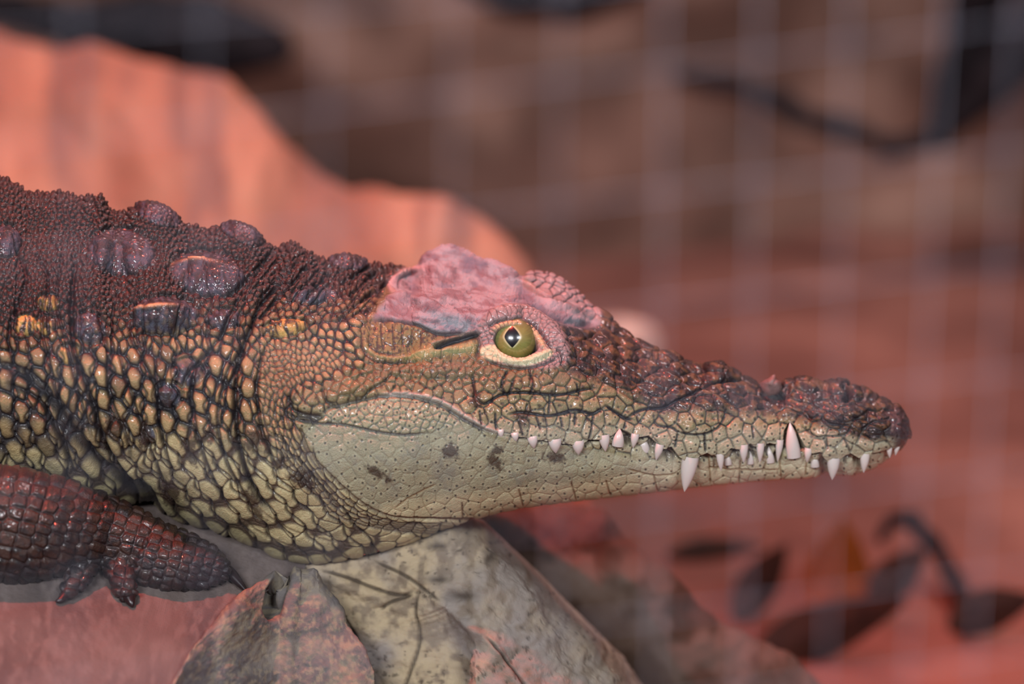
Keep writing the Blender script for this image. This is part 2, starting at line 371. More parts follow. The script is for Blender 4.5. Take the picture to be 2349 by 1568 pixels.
setf(M_lid, size=9, asp=1.2, phi=math.radians(20), bump=1.8, gw=1.3, gd=1.2)
M_far = sk.poly([(1200, 632), (1225, 615), (1270, 618), (1320, 650), (1375, 712), (1370, 735), (1300, 700), (1240, 672)], 3)
setf(M_far, size=17, asp=1.2, phi=math.radians(25), bump=4, gw=2.4, gd=2)
M_ear = sk.poly([(822, 760), (850, 735), (900, 740), (960, 748), (1010, 768), (1095, 764), (1098, 805), (1050, 824), (980, 828), (900, 832), (845, 812)], 3)
setf(M_ear, size=24, asp=2.2, phi=math.radians(88), bump=1.6, gw=1.5, gd=1.2)

def fold_x(k, y):
    xb = -1041 + 37.0 * k; y = np.asarray(y, float)
    return xb + 100 * np.clip((720 - y) / 150., 0, 2) * max(0, xb) / 600. + np.clip(y - 985, 0, 400) * (.38 + .5 * np.clip(xb, 0, 620) / 600.) + 7.5 * np.sin(y / 54. * 2 * math.pi + k * math.pi) * np.clip((y - 760) / 60., 0, 1) + 4 * math.sin(k * 3.3)
M_lat = sk.poly([(-1200, 800), (300, 790), (560, 800), (600, 880), (585, 960), (640, 1090), (740, 1180), (880, 1225), (890, 1400), (-1200, 1400)], 1) * (1 - M_head)
M_lat = (M_lat > .5).astype(np.float32)
size[:] = np.where(M_lat > .5, 36, size); asp[:] = np.where(M_lat > .5, 1.5, asp)
sd = sk.seeds(size, asp, phi, inside * (1 - M_lat), rng)
lat = []
for k in range(0, 47):
    y = 783.5 + (27 if k % 2 == 0 else 0) + rng.uniform(-4, 4)
    while y < 1330:
        st = float(np.interp(y, [770, 860, 1000, 1120, 1300], [54, 54, 54, 54, 54]))
        x = (fold_x(k, y) + fold_x(k + 1, y)) / 2 + rng.uniform(-3, 3)
        for q in ([0] if rng.rand() > .16 else [-9, 9]):
            xi, yi = int(x + q - sk.x0), int(y + q * .8 - sk.y0)
            if 0 <= xi < sk.w and 0 <= yi < sk.h and M_lat[yi, xi] > .5: lat.append((xi, yi))
        y += st + rng.uniform(-5, 5)
sd = np.concatenate([sd, np.array(lat, float)])
F1, F2, ID = sk.cells(sd, size, asp, phi, 0)
edge = F2 - F1
nI = len(sd); rcell = rng.rand(nI + 1).astype(np.float32)[ID]; rcell2 = rng.rand(nI + 1).astype(np.float32)[ID]
groove = np.exp(-(edge / gw) ** 2)
dome = 1 - np.clip(F1 / (size * .78), 0, 1) ** 2
dome = dome * sstep(0, 1, edge / (gw * 1.5))
plate = 1 - np.exp(-edge / (size * .28))
flat = np.clip(M_head, 0, 1)
H = sk.H
H += bump * (dome * (1 - flat) + plate * flat) * (.75 + .5 * rcell) - gd * groove

# ---- pigment
n1 = fbm(X, Y, 60, 1); n2 = fbm(X, Y, 14, 7); n3 = fbm(X, Y, 5, 13, 3); n4 = fbm(X, Y, 110, 31, 3)
def L3(c): return lin(c).astype(np.float32)[None, None]
def mixc(a, b, m): return a * (1 - m[..., None]) + b * m[..., None]
C = sk.C
up = sstep(690, 840, yy + 60 * (n1 - .5)); lo = sstep(960, 1080, yy + 80 * (n1 - .5))
cell = mixc(mixc(L3((60, 40, 36)), L3((158, 134, 92)), up), L3((184, 170, 128)), lo)
tip = np.clip(dome * 1.5 - .34 + .3 * (rcell2 - .5), 0, 1)
skin = mixc(mixc(L3((16, 10, 11)), L3((20, 18, 24)), up), L3((74, 60, 46)), lo)
body = mixc(np.broadcast_to(skin, C.shape), cell, np.clip(tip * (1 - .3 * lo) + .75 * lo * sstep(.0, .35, dome), 0, 1))
dark = sstep(.55, .72, n4 * .6 + n1 * .4 + .12 * (rcell - .5) * 2) * (1 - .35 * lo)
dark = np.maximum(dark * .9, sstep(.80, .9, rcell2) * .65 * (1 - lo * .7))
body = mixc(body, L3((42, 32, 32)), dark * .85)
body = body * (.82 + .36 * n2[..., None]) * (.88 + .24 * rcell[..., None])
C[:] = body
def reg(m, cc, cg, gm=1., var=.25, nz=.3):
    c = mixc(np.broadcast_to(L3(cc), C.shape) * (1 - var / 2 + var * rcell[..., None]) * (1 - nz / 2 + nz * n2[..., None]), L3(cg), np.clip(groove * gm, 0, 1))
    C[:] = mixc(C, c, m)
reg(M_fold * .6, (150, 128, 92), (50, 42, 44), 1)
reg(M_head, (138, 128, 92), (28, 24, 28), 1.3)
C[:] = mixc(C, L3((100, 86, 60)), M_head * sstep(950, 830, Y) * .75)
topc = mixc(np.broadcast_to(L3((88, 64, 40)), C.shape), L3((30, 22, 24)), sstep(.37, .48, fbm(X, Y, 6.5, 41, 2, 25, 2.3)))
topc = mixc(topc, L3((30, 24, 28)), groove * .85) * (.8 + .4 * n1[..., None])
C[:] = mixc(C, topc, M_top)
groove = groove * (1 - M_jaw * (.25 + .6 * sstep(.42, .6, n1)))
reg(M_jaw, (156, 150, 122), (112, 104, 86), .8, .12, .35)
C[:] = mixc(C, L3((104, 104, 98)), M_jaw * sstep(.5, .75, n1 * .5 + n2 * .5 + .06) * .5)
C[:] = mixc(C, L3((216, 204, 162)) * (.85 + .3 * n2[..., None]), M_jawb * M_jaw * .75)
C[:] = mixc(C, L3((206, 198, 170)) * (.8 + .4 * n2[..., None]), M_jaw * sstep(1350, 1550, X) * .65)
C[:] = mixc(C, L3((120, 90, 55)), M_jawb * M_jaw * groove * .8)
reg(M_cheek, (148, 146, 116), (72, 70, 74), 1, .15)
M_lipw = M_lip * (1 - M_jaw) * sstep(945, 1000, Y)
reg(M_lipw * .85, (168, 158, 132), (60, 52, 52), .8, .1)
reg(M_ear, (120, 108, 66), (44, 40, 38), 1, .15)
C[:] = mixc(C, L3((40, 30, 34)), M_ear * sstep(.56, .62, fbm(X, Y, 5, 77, 2)) * .8)
skc = mixc(np.broadcast_to(L3((150, 146, 152)), C.shape), L3((112, 86, 92)), sstep(.38, .72, fbm(X, Y, 12, 55, 5, 12, 2.4)) * .8)
skc = mixc(skc, L3((104, 104, 118)), sstep(.52, .74, fbm(X, Y, 20, 66, 5, 15, 1.8)) * .75)
C[:] = mixc(C, skc, M_skull)
farc = mixc(np.broadcast_to(L3((150, 130, 130)), C.shape) * (.8 + .4 * n2[..., None]), L3((50, 36, 38)), np.clip(groove * 1.3, 0, 1))
C[:] = mixc(C, farc, M_far)
lidc = mixc(np.broadcast_to(L3((146, 124, 122)), C.shape) * (.75 + .5 * n3[..., None]), L3((60, 40, 40)), groove)
C[:] = mixc(C, lidc, M_lid)
lowlid = sk.poly([(1100, 800), (1134, 790), (1160, 812), (1190, 820), (1230, 812), (1268, 800), (1262, 818), (1210, 838), (1150, 830), (1105, 820)], 2)
reg(lowlid, (205, 198, 160), (120, 108, 90), .8, .1)
M_tip = sk.poly([(2050, 930), (2095, 960), (2110, 1010), (2060, 1035), (2040, 1000), (2038, 960)], 8)
C[:] = mixc(C, L3((64, 50, 56)), M_tip * .9); H[:] = H * (1 - .8 * M_tip) + 3 * M_tip
# gloss
R = sk.R
R[:] = .42 + .12 * (1 - n2) - .10 * M_top - .05 * M_head
R[:] = R * (1 - M_skull) + .8 * M_skull
R[:] = R * (1 - .5 * M_far) + .35 * M_far

# noise relief
ck = np.abs(fbm(X, Y, 30, 501, 4, 15, 1.8) - .5); ckm = np.exp(-(ck / .012) ** 2) * M_skull; H -= 2.2 * ckm; C[:] = mixc(C, L3((104, 70, 76)), ckm * .55)
H += (fbm(X, Y, 5, 511, 3) - .5) * 3 * M_skull + (fbm(X, Y, 40, 512, 3) - .5) * 10 * M_skull
H += (n3 - .5) * 1.6 * (1 - M_jaw * .5) + (n2 - .5) * 3.0 * (1 - .6 * M_jaw)
H += (fbm(X, Y, 6.5, 41, 2, 25, 2.3) - .5) * -4 * M_top
H += (fbm(X, Y, 16, 55, 4, 12, 2.2) - .5) * 7 * M_skull

# ---- pits on the jaws
pm = np.clip(M_jaw + M_lipw + M_cheek + .99 * M_upj * sstep(900, 960, Y), 0, 1)
ps = sk.f(23); ps[M_cheek > .5] = 16; ps[M_lipw > .5] = 15
pd = sk.seeds(ps, sk.f(1), sk.f(0), (pm > .6).astype(np.float32) * inside, rng, 30000, .8)
for x, y in pd:
    if groove[int(y), int(x)] > .5: continue
    x += sk.x0; y += sk.y0; r = rng.uniform(1.8, 2.5)
    sl, q, _, _ = sk.ell(x, y, r, r, 0, 4)
    H[sl] -= 1.3 * np.exp(-q ** 2); H[sl] += .5 * np.exp(-((q - 2.1) / .8) ** 2)
    sk.tint(sl, np.exp(-((q - 2.2) / .8) ** 2) * .3 * (1 - .9 * M_top[sl]), (190, 182, 150)); sk.tint(sl, np.clip(1.4 * np.exp(-q ** 2.5), 0, 1) * .95, (28, 24, 26))
# larger spots on the upper jaw flank
um = (M_upj * (1 - M_lipw) * (1 - M_lid) * (1 - M_ear) * sstep(980, 960, Y) * (Y > 820)) > .5
pd = sk.seeds(sk.f(20), sk.f(1), sk.f(0), um.astype(np.float32) * inside, rng, 20000, .8)
for x, y in pd:
    r = rng.uniform(2., 4.); sl, q, _, _ = sk.ell(x + sk.x0, y + sk.y0, r * 1.3, r, rng.uniform(0, 90), 3)
    sk.tint(sl, np.clip(1.3 * np.exp(-q ** 3), 0, 1) * .8, (40, 32, 34)); H[sl] -= 1. * np.exp(-q ** 2)

# ---- neck scutes
SCUTES = [(278, 578, 76, 52, 5, 26), (362, 488, 58, 26, 20, 8), (478, 628, 84, 50, 8, 30), (556, 530, 56, 24, 25, 7), (375, 722, 78, 42, 0, 28), (515, 732, 38, 24, -10, 10), (655, 752, 50, 20, -8, 14), (722, 676, 52, 20, -2, 14), (205, 752, 40, 34, 40, 12), (110, 692, 24, 20, 0, 9), (60, 745, 26, 24, 0, 9), (15, 552, 34, 36, 0, 18), (800, 598, 48, 18, 8, 5), (105, 745, 24, 22, 0, 8), (160, 812, 26, 24, 0, 8), (430, 855, 34, 32, 0, 9), (385, 905, 32, 30, 0, 9), (340, 1000, 18, 22, 0, 5)]
for k, (x, y, a, b, an, h) in enumerate(SCUTES):
    sl, q, u, v = sk.ell(x, y, a, b, an)
    m = sstep(1.08, .86, q)
    H[sl] = H[sl] * (1 - m * .7) + h * np.clip(1 - q ** 2, 0, 1) ** 1.15 + h * .35 * m * np.exp(-((v + .25) / .2) ** 2) * (.4 + .6 * sstep(.7, -.7, u))
    H[sl] -= 4 * np.exp(-((q - 1.08) / .1) ** 2); H[sl] += 2 * np.exp(-((q - 1.28) / .08) ** 2)
    st = fbm(X[sl], Y[sl], 7, 90 + k, 3, an + 80, 2.5)
    c0, c1 = ((64, 68, 82), (34, 32, 40)) if k not in (6, 9, 10, 13, 14) else ((196, 160, 90), (52, 46, 40))
    cc = mixc(np.broadcast_to(L3(c0), st.shape + (3,)), L3(c1), sstep(.4, .6, st))
    C[sl] = mixc(C[sl], cc, m * (.5 + .45 * sstep(.3, .5, n2[sl]))); R[sl] = R[sl] * (1 - m) + .35 * m
    sk.tint(sl, np.exp(-((q - 1.1) / .09) ** 2) * .6, (34, 20, 22))
    if k in (2, 4): sk.tint(sl, np.exp(-((v + .28) / .10) ** 2) * np.exp(-((u + .35) / .45) ** 2), (205, 165, 120))

# ---- folds and wrinkles
DK = (30, 22, 26)
NECK = [[(30, 560), (60, 640), (20, 760), (30, 830)], [(70, 560), (110, 640), (95, 740), (120, 860), (140, 960)], [(150, 560), (128, 680), (150, 780), (180, 900), (215, 1010)],
        [(175, 580), (165, 700), (170, 800), (210, 920), (250, 1040), (330, 1150)], [(215, 690), (245, 800), (250, 900), (290, 1000), (300, 1060)], [(270, 800), (300, 900), (345, 1030), (380, 1120)],
        [(640, 570), (590, 630), (545, 690), (500, 780), (430, 860), (420, 900)], [(690, 590), (640, 650), (600, 700), (560, 790), (540, 870), (545, 1000), (570, 1100), (620, 1180)],
        [(625, 575), (570, 640), (520, 680)], [(720, 600), (680, 640), (630, 690), (590, 740)], [(760, 620), (700, 690)], [(560, 790), (520, 860), (500, 960), (520, 1060), (570, 1150)],
        [(900, 640), (830, 690), (770, 740)], [(870, 620), (800, 680)], [(850, 610), (780, 650)], [(610, 790), (590, 880), (600, 980), (640, 1090)], [(470, 800), (440, 880), (450, 980), (480, 1080), (520, 1160)],
        [(320, 640), (300, 760), (330, 830), (360, 900), (370, 1000), (400, 1090)], [(20, 880), (90, 920), (140, 1010), (170, 1090)], [(0, 830), (60, 850), (120, 900)]]
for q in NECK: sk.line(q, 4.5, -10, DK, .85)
for k in range(0, 47):
    yt = 575 if k % 2 else 740; ql = [(float(fold_x(k, y_)), y_) for y_ in range(yt + int(.16 * max(0, -1041 + 37 * k)), 1320, 12)]
    ql = [q for q in ql if not (q[0] > 700 and q[1] < 1150) and -1100 < q[0] < 900 and q[0] - 590 < max(0, q[1] - 930) * .85]
    if len(ql) > 2: sk.line(ql, 3.0, -7, (30, 26, 32), .75)
for xb in (620, 652, 690, 722, 770, 812, 850, 884):
    sk.line([(xb + 20, 590 + (xb - 620) * .15), (xb - 20, 640 + (xb - 620) * .12), (xb - 62, 690 + (xb - 620) * .1), (xb - 95, 730)], 2.6, -5, DK, .7)
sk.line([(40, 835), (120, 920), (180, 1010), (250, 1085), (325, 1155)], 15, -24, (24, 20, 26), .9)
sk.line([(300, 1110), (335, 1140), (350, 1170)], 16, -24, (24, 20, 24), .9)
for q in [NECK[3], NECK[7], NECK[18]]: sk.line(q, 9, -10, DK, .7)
for k in range(5):
    o = k * 13
    sk.line([(700 - o, 870), (672 - o, 920), (676 - o, 975), (712 - o, 1050), (765 - o, 1115), (830 - o, 1168 + o * .3), (910 - o * .3, 1198 + o * .35), (1040, 1200 + o * .5)], 2.6, -4.5, (60, 52, 56), .7)
sk.line([(690, 985), (712, 1040), (760, 1092), (828, 1152), (895, 1184), (1000, 1190), (1085, 1191)], 3.5, -7, (90, 72, 60), .7, taper=False)
sk.line([(965, 655), (1040, 645), (1120, 655), (1190, 672)], 26, -12)
sk.line([(1010, 690), (1090, 700), (1150, 690)], 12, -5)
sk.line([(1180, 655), (1260, 690), (1340, 715)], 6, 3)
# throat lines
for q in [[(560, 1130), (640, 1200), (760, 1240), (880, 1250)], [(500, 1150), (600, 1220), (700, 1265)]]: sk.line(q, 2.5, -2, (80, 66, 50), .5)
# mouth line and cheek
sk.line([(735, 952), (760, 935), (800, 924), (870, 910), (930, 909), (1000, 925), (1060, 960), (1110, 985), (1150, 996)], 4, -7, (74, 68, 74), .7)
sk.line([(870, 906), (940, 904), (1010, 920), (1065, 952), (1120, 982), (1160, 992)], 5, 5, (176, 170, 160), .7)
sk.line([(665, 962), (720, 970), (790, 974), (850, 987), (920, 997), (985, 992)], 3, -5, (62, 56, 58), .85)
sk.line([(660, 905), (668, 935), (700, 950), (740, 955)], 6, -10, (34, 26, 32), .9); sk.line([(650, 940), (690, 962), (730, 962)], 5, -6, (40, 34, 40), .8)
sl, q, _, _ = sk.ell(700, 925, 38, 26, 20); H[sl] += 10 * np.exp(-q ** 2)
sl, q, _, _ = sk.ell(800, 895, 70, 20, -14); H[sl] += 12 * np.exp(-q ** 2); sk.tint(sl, np.exp(-q ** 2) * .6, (110, 96, 62))
sk.line([(738, 890), (748, 918), (770, 932)], 4, -7, DK, .7); sk.line([(820, 925), (850, 895), (890, 868), (900, 845)], 2.5, -4, DK, .7); sk.line([(760, 890), (800, 868), (850, 850)], 3, 4)
# dark cracks of the upper jaw
CR = [[(1085, 905), (1110, 925), (1150, 905), (1200, 900), (1280, 905), (1330, 895), (1370, 890)], [(1165, 950), (1195, 945), (1250, 953), (1280, 950), (1320, 940), (1362, 948), (1390, 930)], [(1390, 930), (1430, 955), (1450, 962)], [(1435, 968), (1450, 950), (1480, 938), (1520, 935), (1550, 920), (1600, 900), (1640, 878), (1700, 872)],
      [(1362, 948), (1356, 985), (1350, 1010)], [(1435, 968), (1430, 985)], [(1500, 958), (1508, 975), (1540, 980), (1555, 993)], [(1553, 990), (1600, 996), (1640, 985), (1660, 960), (1665, 935)], [(1616, 990), (1618, 1035)], [(1555, 993), (1548, 1025)], [(1725, 975), (1728, 1005)],
      [(1180, 870), (1165, 905)], [(1165, 850), (1150, 880), (1160, 905)], [(1212, 845), (1222, 880), (1215, 905)], [(1085, 860), (1090, 905)], [(1320, 880), (1330, 905)], [(1262, 905), (1258, 950)], [(1205, 950), (1210, 925)], [(1100, 940), (1104, 975)], [(1136, 945), (1138, 985)], [(1190, 965), (1200, 1000)], [(1230, 955), (1240, 985)], [(1285, 955), (1290, 980)], [(1320, 945), (1318, 975)]]
for q in CR: sk.line(q, 2.6, -5, (32, 28, 36), .95)
for q in CR[:4]: sk.line(q, 3.6, -4, (32, 28, 36), .8)
sk.line([(1340, 760), (1420, 800), (1500, 840), (1560, 880), (1590, 905)], 6, 6); sk.line([(1300, 760), (1322, 800), (1330, 840), (1350, 865)], 4, -6, DK, .6); sk.line([(1380, 870), (1430, 905), (1470, 925)], 4, -5, DK, .5)
# snout swellings (one bony boss per alveolus) 
for x, y, a, b, an, h in [(1585, 965, 42, 34, 0, 9), (1600, 920, 60, 26, 20, 8), (1650, 850, 32, 16, 20, 9), (1420, 905, 50, 24, 20, 6), (1490, 905, 40, 24, 10, 5), (1630, 905, 45, 18, 25, 5), (1700, 900, 40, 22, 10, 4), (1940, 890, 50, 20, 12, 7), (1845, 880, 45, 15, 0, 6), (1960, 945, 45, 22, 5, 6), (1905, 960, 40, 18, 10, 4), (2010, 970, 26, 22, 0, 6), (2040, 990, 36, 36, 0, 5), (1460, 800, 50, 18, 30, 5), (1540, 835, 60, 18, 28, 5), (1330, 880, 40, 22, 10, 4), (1190, 880, 80, 25, 5, 6), (1010, 850, 120, 16, 0, 8)]:
    sl, q, _, _ = sk.ell(x, y, a, b, an); H[sl] += h * np.exp(-q ** 2 * 1.2) ; H[sl] -= h * .3 * np.exp(-((q - 1.25) / .2) ** 2)
sk.line([(1745, 900), (1775, 915), (1800, 905), (1810, 885)], 7, -10, (20, 20, 26), .9)
# nostril
sk.line([(1938, 888), (1947, 898), (1950, 908), (1942, 915)], 6, -26, (12, 8, 14), 1., taper=False); sk.line([(1943, 882), (1958, 876), (1968, 880)], 5, -14, (16, 8, 12), 1.)
sk.line([(1918, 905), (1925, 922), (1950, 926), (1975, 918), (1985, 900), (1975, 885)], 4, -4, DK, .6)
for q in [[(1900, 940), (1930, 968), (1965, 960), (1995, 940)], [(1885, 955), (1905, 972), (1950, 975)], [(1975, 985), (2000, 970), (2020, 975)], [(1835, 975), (1870, 1000), (1890, 1000), (1940, 995), (1960, 960)], [(1895, 1003), (1898, 1030)], [(1935, 1000), (1950, 1035)], [(2005, 945), (2015, 965), (2040, 960)], [(1822, 960), (1845, 945), (1860, 960), (1880, 952)]]: sk.line(q, 2.6, -4, (32, 26, 32), .75)
# ---- lips: the upper lip overhangs the lower jaw
LIP = [(1140, 994), (1180, 1000), (1200, 1004), (1240, 1010), (1290, 1018), (1330, 1021), (1352, 1010), (1380, 1008), (1403, 999), (1425, 983), (1443, 992), (1460, 1004), (1476, 1001), (1488, 999), (1500, 1010), (1520, 1030), (1530, 1030), (1540, 1024), (1557, 1047), (1573, 1058), (1593, 1056), (1611, 1043), (1621, 1038), (1633, 1045), (1650, 1048), (1666, 1039), (1676, 1028), (1694, 1031), (1712, 1030), (1722, 1017), (1731, 1024), (1751, 1027), (1765, 1015), (1775, 1018), (1795, 1019), (1800, 985), (1810, 968), (1822, 975), (1832, 998), (1845, 1020), (1856, 1036), (1866, 1040), (1881, 1036), (1890, 1051), (1899, 1060), (1916, 1061), (1931, 1052), (1940, 1043), (1952, 1040), (1970, 1051), (1988, 1049), (2006, 1038), (2032, 1031), (2056, 1025), (2072, 1014), (2092, 1000)]
lp = np.array(LIP, float); ly = np.interp(xc, lp[:, 0], lp[:, 1])
below = np.clip((Y - ly[None]) / 3., 0, 1) * sstep(1135, 1180, X)
H -= below * 9 * sstep(1140, 1350, X) * sstep(ly[None] + 75, ly[None] + 20, Y)
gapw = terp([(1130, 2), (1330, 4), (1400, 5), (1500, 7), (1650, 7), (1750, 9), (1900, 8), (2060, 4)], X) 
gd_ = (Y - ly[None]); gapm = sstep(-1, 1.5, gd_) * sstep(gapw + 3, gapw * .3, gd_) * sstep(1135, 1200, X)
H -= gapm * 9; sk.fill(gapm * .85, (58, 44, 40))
sk.fill(sstep(-5, -1, gd_) * sstep(1.5, -.5, gd_) * sstep(1160, 1200, X) * .35, (200, 186, 160))
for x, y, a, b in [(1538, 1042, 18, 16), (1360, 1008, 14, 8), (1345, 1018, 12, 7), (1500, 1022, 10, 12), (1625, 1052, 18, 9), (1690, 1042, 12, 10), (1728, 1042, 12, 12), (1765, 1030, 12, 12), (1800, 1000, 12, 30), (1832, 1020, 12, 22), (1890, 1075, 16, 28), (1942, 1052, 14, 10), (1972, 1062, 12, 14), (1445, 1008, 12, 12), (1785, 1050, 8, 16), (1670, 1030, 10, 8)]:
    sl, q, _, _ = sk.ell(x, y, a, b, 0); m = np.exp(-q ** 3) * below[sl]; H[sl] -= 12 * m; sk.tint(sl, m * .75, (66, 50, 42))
for x in (1382, 1440, 1490, 1532, 1600, 1640, 1690, 1725, 1770, 1800, 1850, 1888, 1940, 1975):
    sk.line([(x, ly[int(x - sk.x0)] + 8), (x + 2, ly[int(x - sk.x0)] + 30)], 3, -4, (90, 76, 66), .5)
# lower jaw seams
for q in [[(1440, 1075), (1500, 1090), (1555, 1088)], [(1620, 1078), (1700, 1080), (1790, 1078)], [(1500, 1090), (1508, 1125)], [(1390, 1100), (1400, 1135)], [(1630, 1055), (1630, 1110)], [(1700, 1060), (1695, 1105)], [(1760, 1062), (1750, 1085)], [(1790, 1050), (1792, 1095)], [(1850, 1060), (1848, 1090)], [(1060, 1150), (1062, 1190)], [(905, 1165), (940, 1140), (1000, 1110)], [(1190, 1120), (1200, 1160)], [(1310, 1105), (1322, 1145)]]: sk.line(q, 2., -3, (128, 98, 64), .8)
# ---- stains
for x, y, a, b, an in [(862, 1082, 26, 12, 25), (890, 1100, 10, 12, 40), (1136, 1060, 20, 20, 0), (1140, 1030, 14, 10, 0), (1198, 955, 20, 20, 20), (1090, 912, 16, 16, 0), (1030, 1035, 20, 16, 0), (1270, 1052, 26, 14, 0), (1088, 925, 20, 8, 30), (690, 1095, 40, 22, 20), (575, 1150, 40, 14, 50), (590, 1010, 34, 26, 20), (440, 1030, 22, 40, -10), (330, 1000, 20, 30, 0), (640, 1060, 20, 14, 0), (390, 1130, 30, 20, 50), (260, 980, 26, 30, 60), (700, 1110, 26, 14, 20), (480, 1000, 16, 26, 0)]:
    sl, q, _, _ = sk.ell(x, y, a, b, an, 2); m = sstep(1.25, .55, q + (n2[sl] - .5) * 1.6 + (n3[sl] - .5) * .8)
    sk.tint(sl, m * .85, (48, 32, 24)); H[sl] += m * 1.2
# ---- brow, ear and eye socket
sk.line([(858, 728), (880, 700), (925, 684), (975, 694), (1005, 720), (1060, 732), (1105, 735)], 13, 12)
sk.line([(850, 738), (900, 733), (955, 745), (1010, 766), (1085, 764)], 4, -9, (40, 30, 36), .8)
sk.line([(985, 580), (1040, 566), (1095, 595), (1150, 612), (1190, 632)], 12, 7)
sk.line([(905, 680), (895, 650), (930, 622), (975, 615)], 6, 6, (190, 160, 160), .6); sk.line([(912, 668), (918, 640), (960, 622)], 3, -4, (60, 56, 70), .6)
sk.line([(1190, 640), (1260, 690), (1330, 712), (1375, 722)], 7, 7, (190, 160, 162), .5); sk.line([(1195, 650), (1240, 680), (1300, 700), (1350, 722)], 3, -5, DK, .5)
sk.line([(1210, 700), (1250, 715), (1300, 735), (1360, 745)], 8, -10, (40, 40, 54), .6)
sk.line([(838, 770), (840, 795), (862, 815), (905, 822), (950, 816), (990, 800)], 4, 4, (150, 142, 92), .6); sk.line([(830, 765), (832, 800), (855, 826), (905, 833), (970, 828)], 2.4, -4, (44, 34, 36), .8); sk.line([(848, 775), (850, 795), (870, 808), (905, 812)], 2, -3, (44, 34, 36), .8)
for q in [[(873, 742), (878, 800)], [(900, 740), (905, 808)], [(922, 745), (926, 800)], [(945, 752), (945, 790)]]: sk.line(q, 1.8, -2.5, (40, 30, 34), .8)
sk.line([(940, 822), (1000, 806), (1060, 800), (1094, 790)], 12, 8, (150, 148, 98), .85); sk.line([(1010, 800), (1012, 825)], 1.6, -2, (60, 56, 44), .7)
sk.line([(995, 800), (1030, 786), (1070, 774), (1097, 766)], 5.5, -22, (14, 8, 12), 1.); sk.line([(985, 788), (1030, 776), (1090, 757)], 3.5, 4, (150, 120, 100), .5)
sk.line([(1094, 770), (1100, 790), (1092, 820)], 4, -5, (34, 32, 44), .7)
# upper lid, lower lid
sk.line([(1098, 752), (1120, 728), (1160, 712), (1205, 714), (1245, 735), (1272, 765), (1290, 800), (1296, 828)], 13, 13)
sk.line([(1118, 752), (1150, 735), (1190, 732), (1225, 745), (1250, 775), (1272, 810)], 3.2, -7, (44, 30, 32), .9)
sk.line([(1128, 760), (1150, 746), (1180, 741), (1212, 750), (1235, 775), (1250, 800)], 6, 5, (206, 168, 120), .85)
for k in range(13):
    t = k / 12; a = math.radians(205 + 118 * t); x, y = 1181 + 55 * math.cos(a), 786 + 43 * math.sin(a); sk.line([(x, y), (x + 9 * math.cos(a), y + 9 * math.sin(a))], 1.2, -2, (80, 52, 44), .8, taper=False)
sk.line([(1130, 800), (1155, 822), (1190, 830), (1225, 822), (1262, 803)], 5.5, 7, (214, 206, 168), .7)
sk.line([(1100, 815), (1140, 836), (1190, 845), (1240, 838), (1280, 822)], 3, -6, (70, 56, 56), .7)
sk.line([(1276, 800), (1290, 822), (1286, 840)], 3, -5, DK, .7)
EX, EY, ER = 1181, 781, 54
eye_open = [(1133, 778), (1140, 760), (1160, 750), (1185, 749), (1210, 757), (1226, 776), (1234, 798), (1214, 812), (1188, 818), (1160, 810), (1142, 797)]
mo = sk.poly(eye_open, 1)
H -= mo * 34; sk.fill(mo, (20, 14, 14))
H[:] = np.where(inside > 0, H, H)

# ---- body mesh
xs = np.concatenate([np.arange(-1100, -10, 6), np.arange(-10, 640, 1.7), np.arange(640, 2056, 1.4), 2056 + 34 * np.sin(np.linspace(0, math.pi / 2, 40))])
skin_m = mat('crocodile_hide', attr=True, spec=.5, coat=.38, bump=.9, bscale=850)
bul = lambda x: terp([(-620, 420), (700, 360), (1000, 300), (1300, 240), (1500, 170), (1800, 100), (2000, 100), (2060, 50), (2090, 0)], x)
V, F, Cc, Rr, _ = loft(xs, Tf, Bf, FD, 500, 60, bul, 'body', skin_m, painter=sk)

# ---- forelimb: tubes fused into one skin
def dslab(px, py): return -80 + .317 * (px - 330) - 1.513 * (py - 1165)
def tube(path, seg=20, step=8):
    c = catmull(np.array(path, float), step)       # columns px,py,d,r (r in px)
    W = P(c[:, 0], c[:, 1], c[:, 2]); r = c[:, 3] * S
    t = np.gradient(W, axis=0); t /= np.linalg.norm(t, axis=1, keepdims=True)
    n = np.cross(t, np.array([0, .3, 1.])); n /= np.linalg.norm(n, axis=1, keepdims=True); b = np.cross(t, n)
    a = np.arange(seg) / seg * 2 * math.pi
    R_ = W[:, None] + r[:, None, None] * (np.cos(a)[None, :, None] * n[:, None] + np.sin(a)[None, :, None] * b[:, None])
    k = len(c); vs = np.concatenate([R_.reshape(-1, 3), W[:1] - t[:1] * r[0] * .5, W[-1:] + t[-1:] * r[-1] * .6]); fs = []
    for i in range(k - 1):
        for j in range(seg): fs.append((i * seg + j, i * seg + (j + 1) % seg, (i + 1) * seg + (j + 1) % seg, (i + 1) * seg + j))
    for j in range(seg):
        fs.append((k * seg, (j + 1) % seg, j)); fs.append((k * seg + 1, (k - 1) * seg + j, (k - 1) * seg + (j + 1) % seg))
    return vs, fs
